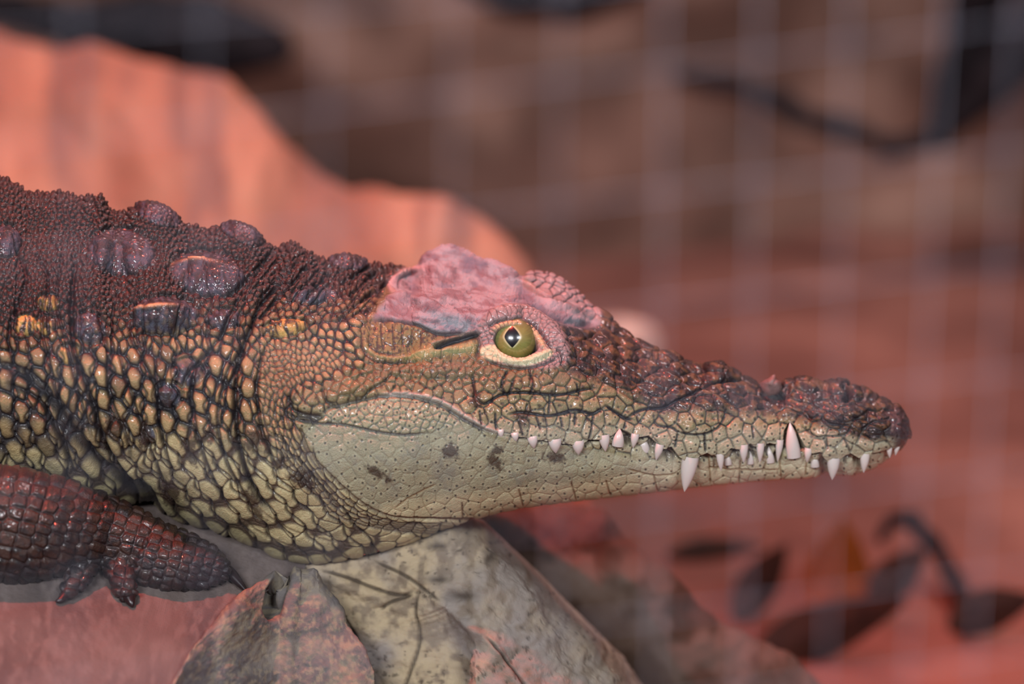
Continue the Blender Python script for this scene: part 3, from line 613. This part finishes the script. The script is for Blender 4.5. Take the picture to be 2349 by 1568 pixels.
LIMB = [[(-420, 980, -260, 150), (-300, 1100, -400, 145), (-180, 1180, -480, 138), (-60, 1196, -500, 134), (50, 1206, -480, 130), (150, 1210, -450, 108), (240, 1222, -425, 84), (330, 1254, -400, 72), (400, 1284, -370, 58)],
        [(330, 1275, -400, 66), (400, 1296, -370, 60), (450, 1300, -350, 50), (485, 1305, -338, 42), (515, 1314, -328, 26)],   # long middle toe
        [(330, 1240, -340, 52), (420, 1262, -310, 44), (470, 1282, -300, 38), (510, 1305, -292, 24)],                       # toe behind
        [(225, 1260, -470, 40), (196, 1296, -478, 31), (174, 1330, -478, 26), (150, 1362, -474, 14)],
        [(262, 1262, -470, 40), (272, 1306, -474, 31), (284, 1340, -468, 29), (296, 1366, -460, 20)],
        [(380, 1310, -410, 44), (430, 1322, -392, 32), (480, 1328, -375, 24)]]
pts, fcs = [], []
LIMB = [[(x, y, dslab(x, y + r_) + .6 * r_ - (6 if x > -300 else -60), r_) for x, y, d_, r_ in q] for q in LIMB]
for q in LIMB:
    v_, f_ = tube(q); o_ = sum(len(p_) for p_ in pts); pts.append(v_); fcs += [tuple(i + o_ for i in t_) for t_ in f_]
me = bpy.data.meshes.new('limb_base'); me.from_pydata(np.concatenate(pts).tolist(), [], fcs); ob = bpy.data.objects.new('limb_base', me); sc.collection.objects.link(ob)
rm = ob.modifiers.new('r', 'REMESH'); rm.mode = 'VOXEL'; rm.voxel_size = .00062
sm = ob.modifiers.new('s', 'SMOOTH'); sm.iterations = 8; sm.factor = .5
dg = bpy.context.evaluated_depsgraph_get(); me2 = bpy.data.meshes.new_from_object(ob.evaluated_get(dg))
n_ = len(me2.vertices); LV = np.empty(n_ * 3, np.float32); me2.vertices.foreach_get('co', LV); LV = LV.reshape(-1, 3).astype(float)
LN = np.empty(n_ * 3, np.float32); me2.vertex_normals.foreach_get('vector', LN); LN = LN.reshape(-1, 3)
nl = len(me2.loops); li = np.empty(nl, np.int32); me2.loops.foreach_get('vertex_index', li); LF = li.reshape(-1, 4)
bpy.data.objects.remove(ob); bpy.data.meshes.remove(me); bpy.data.meshes.remove(me2)
lm = Painter(-600, 620, 780, 1420)
LX, LY = lm.X, lm.Y
# lattice of quilted scales running across the limb
ang = math.radians(24); ca, sa = math.cos(ang), math.sin(ang); pts = []
u = -800.
while u < 900:
    stp = float(np.clip(40 - (u + 100) * .026, 20, 42)); v = -700.; row = rng.uniform(0, 12)
    while v < 1000:
        bend = 30 * math.sin(v / 200.)
        x = 0 + u * ca - v * sa + bend * ca; y = 1200 + u * sa + v * ca
        if lm.x0 < x < lm.x1 and lm.y0 < y < lm.y1: pts.append((x - lm.x0 + rng.uniform(-3, 3), y - lm.y0 + rng.uniform(-4, 4)))
        v += stp * .85 * rng.uniform(.9, 1.15)
    u += stp
# ring scales on the short toes
for x0_, y0_, x1_, y1_ in [(215, 1290, 145, 1372), (285, 1290, 300, 1385)]:
    t_ = ((LX - x0_) * (x1_ - x0_) + (LY - y0_) * (y1_ - y0_)) / math.hypot(x1_ - x0_, y1_ - y0_)
lsz = lm.f(26); lsz[:] = np.clip(34 - (LX + 100) * .022, 18, 40)
pts = np.array(pts)
LF1, LF2, LI = lm.cells(pts, lsz, lm.f(1), lm.f(0), 0)
le = LF2 - LF1; lg = np.exp(-(le / 3.2) ** 2); ld = sstep(0, 13, le)
lr = rng.rand(len(pts) + 1).astype(np.float32)[LI]
ln2 = fbm(LX, LY, 12, 3); ln1 = fbm(LX, LY, 50, 4)
lm.H[:] = 4 * ld * (1 - .3 * (le > 13) * 0) - 2.5 * lg + (ln2 - .5) * 4
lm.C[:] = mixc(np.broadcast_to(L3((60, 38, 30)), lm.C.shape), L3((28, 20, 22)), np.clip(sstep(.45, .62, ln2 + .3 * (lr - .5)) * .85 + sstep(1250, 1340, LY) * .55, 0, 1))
lm.C[:] = mixc(lm.C, L3((60, 42, 46)), np.exp(-(le / 2.0) ** 2) * .5)
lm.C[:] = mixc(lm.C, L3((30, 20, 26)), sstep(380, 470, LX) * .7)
lm.R[:] = .24 + .15 * ln2
lpx, lpy = Q(LV)
LV2 = LV + LN * (lm.get(lm.H, lpx, lpy) * S)[:, None]
LC = lm.get(lm.C, lpx, lpy); LR = lm.get(lm.R, lpx, lpy)
V = np.concatenate([V, LV2]); F = np.concatenate([F, LF + (len(V) - len(LV2))]); Cc = np.concatenate([Cc, LC]); Rr = np.concatenate([Rr, LR])
croc = thing('crocodile', 'young crocodile lying on the rocks with its closed toothy jaws pointing right', 'crocodile', tuple(P(600, 1250, -100)))
body_o = adopt(croc, mesh_obj('body', V, F, skin_m, Cc, Rr))

# ---- eye
def D_at(x, y): return float(sk.get(DM, np.array([float(x)]), np.array([float(y)]))[0])
eye_m = mat('eyeball', attr=True, spec=.6, coat=1.)
ec = P(EX, EY, D_at(EX, EY) + ER - 9)
n1_, n2_ = 160, 160
th = np.linspace(0, math.pi, n1_)[:, None]; ph = np.linspace(0, 2 * math.pi, n2_, endpoint=False)[None]
look = np.array([.10, -1., .16]); look /= np.linalg.norm(look)
rx = np.cross(look, [0, 0, 1.]); rx /= np.linalg.norm(rx); uz = np.cross(rx, look)
loc = look * np.cos(th)[..., None] + (rx * np.cos(ph)[..., None] + uz * np.sin(ph)[..., None]) * np.sin(th)[..., None]
EV = ec + loc * ER * S
ea = np.sin(th) * np.cos(ph) * ER; eb = np.sin(th) * np.sin(ph) * ER
epx, epy = Q(EV)
dx = epx - 1175; dy = epy - 772
hw = 17.5 * np.clip(1 - (np.abs(dy) / 25.) ** 1.55, 0, 1)
pup = sstep(1.4, -1.0, np.abs(dx) - hw) * (np.abs(dy) < 25)
ring = np.exp(-((np.abs(dx) - hw - 2) / 2.6) ** 2) * sstep(27, 23, np.abs(dy))
rr = np.hypot(dx - 4, dy - 8)
nz = vnoise(np.arctan2(dy - 8, dx - 4) * 14 + 50, rr / 9 + 3, 5)
iris = mixc(np.broadcast_to(L3((128, 126, 66)), epx.shape + (3,)), L3((92, 86, 40)), np.clip(sstep(22, 52, rr) * .8 + (nz - .5) * .5, 0, 1))
iris = mixc(iris, L3((190, 192, 150)), ring * .8); iris = mixc(iris, L3((6, 6, 10)), pup); iris = mixc(iris, L3((34, 22, 18)), sstep(46, 53, rr))
fs = (np.arange(n1_ - 1)[:, None] * n2_ + np.arange(n2_)[None]); fs2 = np.arange(n1_ - 1)[:, None] * n2_ + (np.arange(n2_)[None] + 1) % n2_
EF = np.stack([fs, fs2, fs2 + n2_, fs + n2_], -1).reshape(-1, 4)
eye = adopt(croc, mesh_obj('eye', EV, EF, eye_m, iris, np.full(n1_ * n2_, .25)))

# ---- teeth
tooth_m = mat('tooth_enamel', base=tuple(lin((200, 188, 182))), rough=.28, spec=.5, sss=.15, bump=.1, bscale=500)
def tooth(bx, by, tx, ty, wd, lower=False, push=0):
    n, seg = 22, 20; t = np.linspace(0, 1, n); dd = min(D_at(bx, by), D_at(tx, ty) if not lower else 99) - 2 + push
    ext = 10
    L = math.hypot(tx - bx, ty - by); ux, uy = (tx - bx) / L, (ty - by) / L
    cx = bx - ux * ext + (tx - bx + ux * ext) * t; cy = by - uy * ext + (ty - by + uy * ext) * t
    r = wd / 2 * (1 - t ** 1.9) ** .8 * (1 + .06 * np.sin(t * 3)); r[-1] = wd * .02
    off = -3 * np.sin(t * math.pi)
    W = P(cx, cy, dd + off + wd * .25); a = np.arange(seg) / seg * 2 * math.pi
    ax = P(np.array([tx, bx]), np.array([ty, by]), dd); ax = ax[0] - ax[1]; ax /= np.linalg.norm(ax)
    n1v = np.cross(ax, [0, 1, 0]); n1v /= np.linalg.norm(n1v); n2v = np.cross(ax, n1v)
    V_ = W[:, None] + S * r[:, None, None] * (np.cos(a)[None, :, None] * n1v + .8 * np.sin(a)[None, :, None] * n2v)
    F_ = np.array([(i * seg + j, i * seg + (j + 1) % seg, (i + 1) * seg + (j + 1) % seg, (i + 1) * seg + j) for i in range(n - 1) for j in range(seg)])
    return adopt(croc, mesh_obj('tooth', V_, F_, tooth_m))
for a_ in [(1149, 993, 1150, 1005, 15), (1182, 1000, 1184, 1013, 18), (1222, 1008, 1225, 1028, 24), (1273, 1014, 1275, 1039, 30), (1326, 1018, 1327, 1043, 29), (1386, 1005, 1389, 1035, 25), (1456, 1003, 1452, 1027, 19), (1512, 1027, 1505, 1055, 20), (1583, 1055, 1570, 1127, 38), (1652, 1046, 1654, 1080, 18), (1706, 1028, 1706, 1061, 20), (1744, 1025, 1743, 1061, 18), (1788, 1017, 1784, 1058, 17), (1854, 1036, 1851, 1060, 18), (1912, 1058, 1909, 1100, 29), (1984, 1048, 1981, 1084, 22), (2040, 1030, 2041, 1050, 14), (2058, 1024, 2054, 1044, 14)]: tooth(*a_)
for a_ in [(1418, 1012, 1422, 983, 27), (1820, 1038, 1812, 969, 33)]: tooth(*a_, lower=True, push=-4)
for a_ in [(1477, 1026, 1474, 1002, 26), (1669, 1055, 1667, 1036, 18), (1721, 1053, 1720, 1034, 16), (1766, 1050, 1763, 1024, 20), (1869, 1060, 1868, 1040, 20)]: tooth(*a_, lower=True, push=13)

# ---- claws
claw_m = mat('claw_horn', base=tuple(lin((34, 24, 26))), rough=.3, spec=.5)
def claw(path, name='claw'):
    path = [(x, y, dslab(x, y + r_) + .6 * r_ - 8, r_) for x, y, d_, r_ in path]
    v_, f_ = tube(path, 14, 3); return adopt(croc, mesh_obj(name, v_, f_, claw_m))
claw([(500, 1296, -320, 17), (525, 1312, -318, 15), (548, 1335, -312, 10), (566, 1356, -305, 4)])
claw([(455, 1255, -285, 20), (490, 1272, -280, 18), (515, 1298, -278, 14), (530, 1322, -278, 7)])
claw([(152, 1362, -462, 11), (138, 1376, -464, 7), (128, 1378, -464, 3)])
claw([(296, 1370, -442, 14), (302, 1384, -444, 8), (304, 1391, -445, 3)])

# ------------------------------------------------------------------ rocks under the animal
def rock_col(c0, c1, c2, seed, sc1=60, sc2=9):
    def f(px, py, d):
        a = fbm(px, py + d * .3, sc1, seed, 5); b = fbm(px, py + d * .3, sc2, seed + 9, 4)
        return mixc(mixc(np.broadcast_to(L3(c0), px.shape + (3,)), L3(c1), sstep(.35, .65, a)), L3(c2), sstep(.42, .72, b) * .8)
    return f
rock_m = mat('rock_surface', attr=True, spec=.25, bump=.5, bscale=500)
def rock(name, label, cat, top, bot, secs, bulge, nx=260, nf=220, nb=40, H=None, col=None, rough=.8, ends=True, kind=None):
    top = np.array(top, float); bot = np.array(bot, float)
    def T(x): return np.interp(x, top[:, 0], top[:, 1])
    def B(x): return np.interp(x, bot[:, 0], bot[:, 1])
    f = secs if callable(secs) else section_sampler(secs, T, B); x0, x1 = top[0, 0], top[-1, 0]
    s_ = (1 - np.cos(np.linspace(0, math.pi, nx))) / 2 * .4 + .6 * np.linspace(0, 1, nx); x_ = x0 + (x1 - x0) * s_
    V_, F_, C_, _, (px, py, d) = loft(x_, T, B, f, nf, nb, lambda x: bulge * np.sqrt(np.clip(1 - ((x - (x0 + x1) / 2) / ((x1 - x0) / 2)) ** 2, 0, 1)), name, rock_m, H=H, col=col)
    nr = px.shape[1]; caps = []
    V_ = np.concatenate([V_, V_[:nr].mean(0, keepdims=True), V_[-nr:].mean(0, keepdims=True)]); C_ = np.concatenate([C_, C_[:1], C_[-1:]]); n = len(V_)
    for j in range(nr): caps.append((n - 2, j, (j + 1) % nr)); caps.append((n - 1, n - 2 - nr + (j + 1) % nr, n - 2 - nr + j))
    o = mesh_obj(name, V_, [tuple(q) for q in F_.tolist()] + caps, rock_m, C_, np.full(n, rough))
    if label: tag(o, label, cat)
    if kind: tag(o, kind=kind)
    return o
def dslab(px, py): return -80 + .317 * (px - 330) - 1.513 * (py - 1165)
SLB = np.array([(-1300, 2500), (290, 2500), (398, 1620), (450, 1510), (510, 1440), (570, 1385), (620, 1350), (700, 1330)], float)
rock('stone_slab', 'flat smooth red-lit stone slab under the crocodile\'s clawed forefoot', 'rock', [(-1300, 1040), (0, 1080), (400, 1090), (700, 1160)], SLB.tolist(),
     lambda x, th: dslab(x[:, None], np.minimum(1780, np.interp(x, [-1300, 0, 400, 700], [1040, 1080, 1090, 1160])[:, None] * (1 + np.cos(th))[None] / 2 + np.interp(x, SLB[:, 0], SLB[:, 1])[:, None] * (1 - np.cos(th))[None] / 2)), 120, 560, 620,
     H=lambda px, py, d: (fbm(px, py, 70, 201, 4) - .5) * 10 + (fbm(px, py, 8, 207, 3) - .5) * 2, col=rock_col((98, 86, 82), (82, 72, 70), (108, 96, 92), 210, 120, 14))
notch = Painter(360, 900, 1270, 1800)
notch.H[:] = (fbm(notch.X, notch.Y, 60, 221, 5) - .5) * 24 + (fbm(notch.X, notch.Y, 9, 223, 3) - .5) * 4
notch.line([(652, 1300), (646, 1330), (634, 1365), (626, 1402)], 16, -80, None, taper=False, sharp=4); notch.line([(690, 1325), (680, 1360), (664, 1420), (660, 1568), (650, 1700)], 16, 12, None, taper=False)
notch.line([(720, 1300), (712, 1330), (690, 1350)], 12, 8); notch.line([(800, 1420), (780, 1480), (800, 1560)], 20, -6)
rock('split_stone', 'pointed grey stone with a dark split notch in front of the throat', 'rock', [(372, 1640), (395, 1568), (440, 1482), (500, 1412), (560, 1352), (610, 1316), (640, 1300), (668, 1300), (690, 1308), (705, 1300), (718, 1296), (732, 1300), (748, 1335), (775, 1378), (805, 1430), (840, 1490), (862, 1540), (880, 1640)], [(372, 2500), (880, 2500)],
     [(372, [(1640, -760), (1700, -770), (1780, -780), (2500, -780)]), (500, [(1412, -430), (1430, -490), (1560, -530), (1780, -560), (2500, -560)]), (640, [(1300, -230), (1325, -290), (1400, -320), (1560, -370), (1780, -420), (2500, -420)]), (730, [(1300, -240), (1330, -290), (1420, -325), (1560, -370), (1780, -420), (2500, -420)]), (880, [(1640, -360), (1700, -380), (1780, -420), (2500, -420)])], 50, 260, 460,
     H=lambda px, py, d: notch.get(notch.H, px, py), col=rock_col((122, 112, 102), (100, 94, 92), (140, 128, 108), 230, 60, 8))
cb = Painter(540, 1640, 1160, 1800)
cbl = []
def crk(q, w=3.5, dh=-9): cb.line(q, w, dh, (255, 255, 255), 1.); 
for q in [[(738, 1307), (800, 1325), (870, 1352), (919, 1364), (950, 1352)], [(857, 1283), (930, 1320), (985, 1360), (1014, 1378)], [(961, 1350), (952, 1400), (958, 1474), (930, 1568), (900, 1640)], [(871, 1397), (900, 1378), (943, 1364)], [(781, 1400), (820, 1470), (845, 1568), (850, 1650)], [(1110, 1460), (1180, 1540), (1230, 1620)]]: crk(q)
cb.line([(981, 1359), (1040, 1400), (1095, 1450), (1150, 1510), (1200, 1600)], 12, 12); cb.line([(760, 1330), (850, 1365), (920, 1390)], 14, 10); cb.line([(880, 1300), (960, 1330), (1060, 1340)], 18, 10)
cb.line([(990, 1400), (1010, 1470), (1020, 1600)], 40, -22); cb.line([(1060, 1240), (1140, 1300), (1230, 1400)], 30, 10)
for x, y, a, b in [(1119, 1283, 12, 14), (1010, 1330, 30, 10), (1060, 1366, 34, 12), (1000, 1250, 26, 10)]:
    sl, q, _, _ = cb.ell(x, y, a, b); m = np.exp(-q ** 2); cb.H[sl] -= 6 * m; cb.tint(sl, m, (255, 255, 255))
pits = sstep(.66, .76, fbm(cb.X, cb.Y, 9, 401, 3)); cb.H -= 3 * pits; cb.C = np.maximum(cb.C, .8 * (pits * sstep(.5, .6, fbm(cb.X, cb.Y, 90, 403, 2)))[..., None])
_cc = rock_col((166, 148, 120), (134, 124, 116), (112, 98, 84), 250, 120, 22)
def cbcol(px, py, d): return mixc(_cc(px, py, d), L3((58, 48, 40)), .85 * cb.get(cb.C, px, py)[..., 0])
def Hled(px, py, d):
    h = (fbm(px, py, 110, 241, 5, 30, 1.6) - .5) * 60 + (fbm(px, py, 14, 243, 4) - .5) * 7
    tt = np.interp(px[:, 0], [560, 640, 720, 760, 850, 950, 1020, 1085, 1110, 1400], [1370, 1282, 1288, 1286, 1268, 1236, 1210, 1186, 1194, 1478])[:, None]
    return (h + cb.get(cb.H, px, py)) * (.12 + .88 * sstep(0, 45, py - tt))
rock('chin_boulder', 'beige weathered boulder with dark cracks under the crocodile\'s chin', 'rock', [(560, 1370), (640, 1282), (720, 1288), (760, 1286), (850, 1268), (950, 1236), (1020, 1210), (1085, 1186), (1110, 1194), (1200, 1278), (1300, 1378), (1400, 1478), (1490, 1580), (1600, 1710)], [(560, 2500), (1600, 2500)],
     [(560, [(1370, -60), (1500, -150), (1780, -200), (2500, -200)]), (700, [(1286, -140), (1330, -160), (1500, -190), (1780, -240), (2500, -240)]), (900, [(1253, -110), (1290, -150), (1400, -200), (1568, -240), (1780, -320), (2500, -320)]), (1030, [(1207, -80), (1240, -150), (1400, -230), (1568, -280), (1780, -360), (2500, -360)]), (1090, [(1188, 200), (1240, -140), (1300, -210), (1450, -300), (1780, -420), (2500, -420)]), (1300, [(1378, 200), (1430, -140), (1500, -230), (1780, -380), (2500, -380)]), (1600, [(1710, 150), (1755, -120), (1780, -200), (2500, -200)])], 40, 320, 520,
     H=Hled, col=cbcol)
rock('shaded_ledge', 'blurred grey-brown rock ledge sloping down right behind the beige boulder', 'rock', [(1000, 1150), (1200, 1155), (1330, 1158), (1385, 1166), (1450, 1240), (1550, 1340), (1640, 1420), (1700, 1444), (1800, 1500), (1900, 1580), (2050, 1720)], [(1000, 2100), (2050, 2100)],
     [(1000, [(1150, 520), (1300, 380), (1780, 250), (2100, 250)]), (1385, [(1166, 560), (1260, 420), (1500, 330), (1780, 250), (2100, 250)]), (1700, [(1444, 560), (1500, 450), (1780, 350), (2100, 350)]), (2050, [(1720, 500), (1780, 450), (2100, 450)])], 250, 200, 160,
     H=lambda px, py, d: (fbm(px, py, 150, 261, 4) - .5) * 60, col=rock_col((92, 76, 68), (74, 54, 40), (58, 40, 28), 270, 160, 60))

# ------------------------------------------------------------------ background
rock('red_lit_boulder', 'large smooth boulder glowing orange-red under the heat lamp behind the neck', 'rock', [(-700, 200), (-400, 90), (-100, 66), (0, 72), (120, 90), (200, 110), (240, 134), (300, 128), (360, 126), (430, 150), (520, 168), (600, 236), (720, 340), (800, 400), (900, 440), (1000, 470), (1080, 515), (1150, 560), (1230, 625), (1290, 690), (1340, 760)], [(-700, 1480), (1150, 1480), (1340, 1300)],
     [(-700, [(200, 4600), (500, 3600), (1480, 2500)]), (0, [(72, 4700), (250, 4000), (600, 3300), (1480, 2400)]), (600, [(236, 4300), (450, 3500), (800, 2900), (1480, 2400)]), (1000, [(470, 3800), (600, 3200), (1480, 2500)]), (1340, [(760, 3200), (900, 2900), (1300, 2700)])], 1200, 220, 160,
     H=lambda px, py, d: (fbm(px, py, 260, 281, 4) - .5) * 260, col=rock_col((190, 140, 116), (160, 112, 94), (128, 96, 88), 290, 200, 70))
rock('pale_stone', 'small pale stone top showing just above the snout bridge, behind it', 'rock', [(1330, 760), (1360, 735), (1400, 722), (1450, 728), (1490, 742), (1508, 762), (1515, 800)], [(1330, 1085), (1515, 1085)],
     [(1330, [(760, 4650), (1085, 4500)]), (1420, [(724, 4750), (790, 4450), (1085, 4350)]), (1515, [(800, 4650), (1085, 4500)])], 450, 80, 80, H=lambda px, py, d: (fbm(px, py, 40, 301, 3) - .5) * 20, col=rock_col((214, 190, 176), (190, 160, 150), (170, 150, 140), 310, 40, 20))
# floor and back wall
def heightgrid(name, x0, x1, y0, y1, nx, ny, zf, m, kind='structure'):
    x, y = np.meshgrid(np.linspace(x0, x1, nx), np.linspace(y0, y1, ny)); V_ = zf(x, y).reshape(-1, 3)
    i = np.arange(ny - 1)[:, None] * nx + np.arange(nx - 1)[None]; F_ = np.stack([i, i + 1, i + nx + 1, i + nx], -1).reshape(-1, 4)
    return tag(mesh_obj(name, V_, F_, m), kind=kind)
floor_m = mat('sandy_floor', rough=.85, spec=.2, spots=(2.2, (84, 54, 48), (160, 114, 100), (126, 86, 76)), bump=.6, bscale=60)
wall_m = mat('cave_wall', rough=.9, spec=.15, spots=(1.6, (70, 56, 52), (176, 140, 124), (134, 104, 92)), bump=.6, bscale=30)
ZG = -.52
heightgrid('floor', -3, 3, -1.0, 3.8, 160, 120, lambda x, y: np.stack([x, y, ZG + .05 * (fbm(x * 100 + 500, y * 100 + 500, 40, 331, 4) - .5)], -1), floor_m)
heightgrid('wall_back', -3.5, 3.5, -.6, 2.6, 200, 120, lambda x, z: np.stack([x, 2.55 + .5 * (fbm(x * 100 + 600, z * 100 + 600, 55, 341, 4) - .5) - .15 * z, z], -1), wall_m)
heightgrid('wall_left', -1.2, 3.4, -.6, 2.6, 60, 60, lambda y, z: np.stack([-2.4 + .3 * (fbm(y * 100 + 600, z * 100 + 600, 55, 351, 4) - .5), y, z], -1), wall_m)
heightgrid('wall_right', -1.2, 3.4, -.6, 2.6, 60, 60, lambda y, z: np.stack([2.4 + .3 * (fbm(y * 100 + 600, z * 100 + 600, 55, 361, 4) - .5), y, z], -1), wall_m)

bark_m = mat('dark_bark', rough=.8, spec=.2, spots=(14, (16, 15, 20), (46, 40, 44)), bump=.8, bscale=60)
def branch(name, label, paths, cat='branch', m=bark_m):
    vs, fs_ = [], []
    for q in paths:
        v_, f_ = tube(q, 16, 25); o_ = sum(len(p_) for p_ in vs); v_ = v_ + (fbm(v_[:, 0] * 900 + 900, v_[:, 2] * 900 + 900, 30, 371, 3)[:, None] - .5) * .02
        vs.append(v_); fs_ += [tuple(i + o_ for i in t_) for t_ in f_]
    return tag(mesh_obj(name, np.concatenate(vs), fs_, m), label, cat)
branch('dead_branch', 'dark bare branch curving across the upper right of the back wall', [[(1560, 165, 8100, 32), (1760, 225, 8000, 52), (1900, 285, 7900, 62), (2020, 330, 7800, 59), (2130, 320, 7700, 58), (2240, 230, 7600, 97), (2340, 110, 7500, 156), (2500, -60, 7400, 195)]])
branch('tree_trunk', 'dark upright trunk rising from the bare branch at the upper right', [[(2150, 330, 7950, 80), (2190, 200, 7800, 99), (2225, 60, 7700, 120), (2280, -100, 7600, 160), (2330, -300, 7500, 208)]], 'trunk')
branch('hollow_shade', 'dark tube added for the shadowed hollow in the back wall, just above the orange boulder', [[(-60, 10, 8000, 84), (180, 60, 7900, 140), (330, 70, 7800, 182), (520, 90, 7700, 175), (660, 110, 7700, 84)]], 'dark filler')  # added dark tube, stands in for the shade of a wall hollow
branch('top_dark_form', 'dark tube added for the dark area at the top centre of the back wall', [[(1030, -80, 8000, 78), (1170, -10, 7900, 97), (1330, 0, 7900, 97), (1480, -60, 7900, 78)]], 'root')  # added dark tube covering the dark area at the top centre

# leaf litter and dark stones on the red floor
leaf_m = mat('dry_leaf', rough=.6, spec=.3, spots=(40, (40, 28, 26), (74, 52, 40)))
leaf_o = mat('amber_leaf', rough=.5, spec=.3, spots=(40, (110, 62, 20), (170, 96, 40)))
def leaf(px, py, d, L, Wd, an, m, label):
    n, k = 24, 9; t = np.linspace(0, 1, n)[:, None]; s_ = np.linspace(-1, 1, k)[None]
    wv = Wd * np.sin(math.pi * t ** .8) ** .9 * .5
    u_ = (t - .5) * L + 0 * s_; v_ = wv * s_; h = -.12 * L * (2 * t - 1) ** 2 + np.abs(s_) * wv * .35
    c, s0 = math.cos(math.radians(an)), math.sin(math.radians(an)); W0 = P(px, py, d)
    L = L * 1.8; u_ = u_ * 1.8; v_ = v_ * 1.8; x = u_ * c - v_ * s0; z = u_ * s0 + v_ * c
    V1 = np.stack([W0[0] + x * S, W0[1] + h * S, W0[2] + z * S], -1); V2 = V1 + np.array([0, 3 * S, 0])
    Vv = np.concatenate([V1.reshape(-1, 3), V2.reshape(-1, 3)]); i = np.arange(n - 1)[:, None] * k + np.arange(k - 1)[None]; F1_ = np.stack([i, i + 1, i + k + 1, i + k], -1).reshape(-1, 4)
    return tag(mesh_obj('dry_leaf', Vv, np.concatenate([F1_, F1_[:, ::-1] + n * k]), m), label, 'leaf')
def dfl(y): a_ = TH + math.atan((y - 784) / FP); return ((CZ - ZG - .02) / math.tan(a_) + CY) / S
leaf(1745, 1335, dfl(1360), 190, 80, 60, leaf_m, 'dark narrow leaf standing alone on the red floor, nearest the grey ledge')
leaf(1890, 1450, dfl(1475), 330, 110, 25, leaf_m, 'largest dark leaf lying low on the red floor')
leaf(1925, 1310, dfl(1370), 220, 120, 88, leaf_o, 'amber upright leaf amid the dark ones')
branch('curved_twig', 'dark curved twig arching over the red floor at the lower right', [[(2020, 1235, dfl(1290), 16), (2050, 1190, dfl(1290), 26), (2100, 1190, dfl(1290), 36), (2150, 1260, dfl(1300), 30), (2195, 1345, dfl(1350), 34), (2220, 1400, dfl(1410), 20)]], 'twig')
leaf(2275, 1400, dfl(1410), 180, 90, 20, leaf_m, 'dark leaf farthest right on the red floor, beyond the curved twig')
leaf(2060, 1320, dfl(1380), 160, 80, 50, leaf_m, 'dark leaf inside the arch of the curved twig')
leaf(1640, 1260, dfl(1270), 200, 50, 5, leaf_m, 'thin dark leaf lying flat just below the lower jaw')

# flake of shed skin on the snout
dn = D_at(1770, 900)
fl = []; fo = [(1743, 880), (1752, 872), (1762, 868), (1770, 861), (1778, 858), (1779, 866), (1788, 872), (1795, 886), (1790, 900), (1776, 912), (1762, 914), (1752, 902)]
c0 = P(1772, 884, dn - 12); ring1 = P(np.array([p[0] for p in fo]), np.array([p[1] for p in fo]), dn - 4); ring2 = P(np.array([p[0] for p in fo]), np.array([p[1] for p in fo]), dn + 22); nfo = len(fo)
mid1 = (ring1 + c0) / 2 + np.array([0, -.0025, 0]) + np.random.RandomState(8).uniform(-1, 1, ring1.shape) * .0008; Vf = np.concatenate([[c0], mid1, ring1, ring2, [P(1769, 888, dn + 22)]])
Ff = [(0, 1 + j, 1 + (j + 1) % nfo) for j in range(nfo)] + [(1 + j, 1 + nfo + j, 1 + nfo + (j + 1) % nfo, 1 + (j + 1) % nfo) for j in range(nfo)] + [(1 + nfo + j, 1 + 2 * nfo + j, 1 + 2 * nfo + (j + 1) % nfo, 1 + nfo + (j + 1) % nfo) for j in range(nfo)] + [(len(Vf) - 1, 1 + 2 * nfo + (j + 1) % nfo, 1 + 2 * nfo + j) for j in range(nfo)]
tag(mesh_obj('skin_flake', Vf, Ff, mat('flake', base=tuple(lin((112, 84, 80))), rough=.35, bump=.5, bscale=700, sss=.2)), 'small translucent flake stuck on top of the snout before the nostrils', 'flake')

# ------------------------------------------------------------------ wire mesh in front of the enclosure
wire_m = mat('galvanised_wire', base=tuple(lin((190, 188, 205))), rough=.45, metal=.3)
fence = thing('wire_mesh_fence', 'galvanised wire mesh in front of the crocodile, blurred close to the lens', 'fence', tuple(P(1174, 1700, -2500)))
def fd(x): return -3020 + (x / 2349.) * 350
def wire(name, pts_, r=.62):
    v_, f_ = tube([(x, y, fd(x) + dd, r) for x, y, dd in pts_], 10, 400); adopt(fence, mesh_obj(name, v_, f_, wire_m))
VW = [(-140, -160), (170, 160), (470, 474), (750, 740), (1045, 1020), (1290, 1262), (1535, 1490), (1750, 1690), (1958, 1880), (2190, 2060), (2350, 2210), (2500, 2360)]
for i_, (a_, b_) in enumerate(VW): wire('vertical_wire', [(a_, -400, 0), ((a_ + b_) / 2, 784, 0), (b_, 1950, 0)], .5 if a_ < 1400 else .72)
for y0, y1 in [(-260, -420), (60, -120), (330, 55), (590, 350), (850, 610), (1100, 860), (1340, 1085), (1580, 1310), (1810, 1500), (2050, 1700)]:
    wire('horizontal_wire', [(-300, y0 + 40, -18), (1100, (y0 * .45 + y1 * .55) + 30, -18), (2600, y1 - 40, -18)], .5)
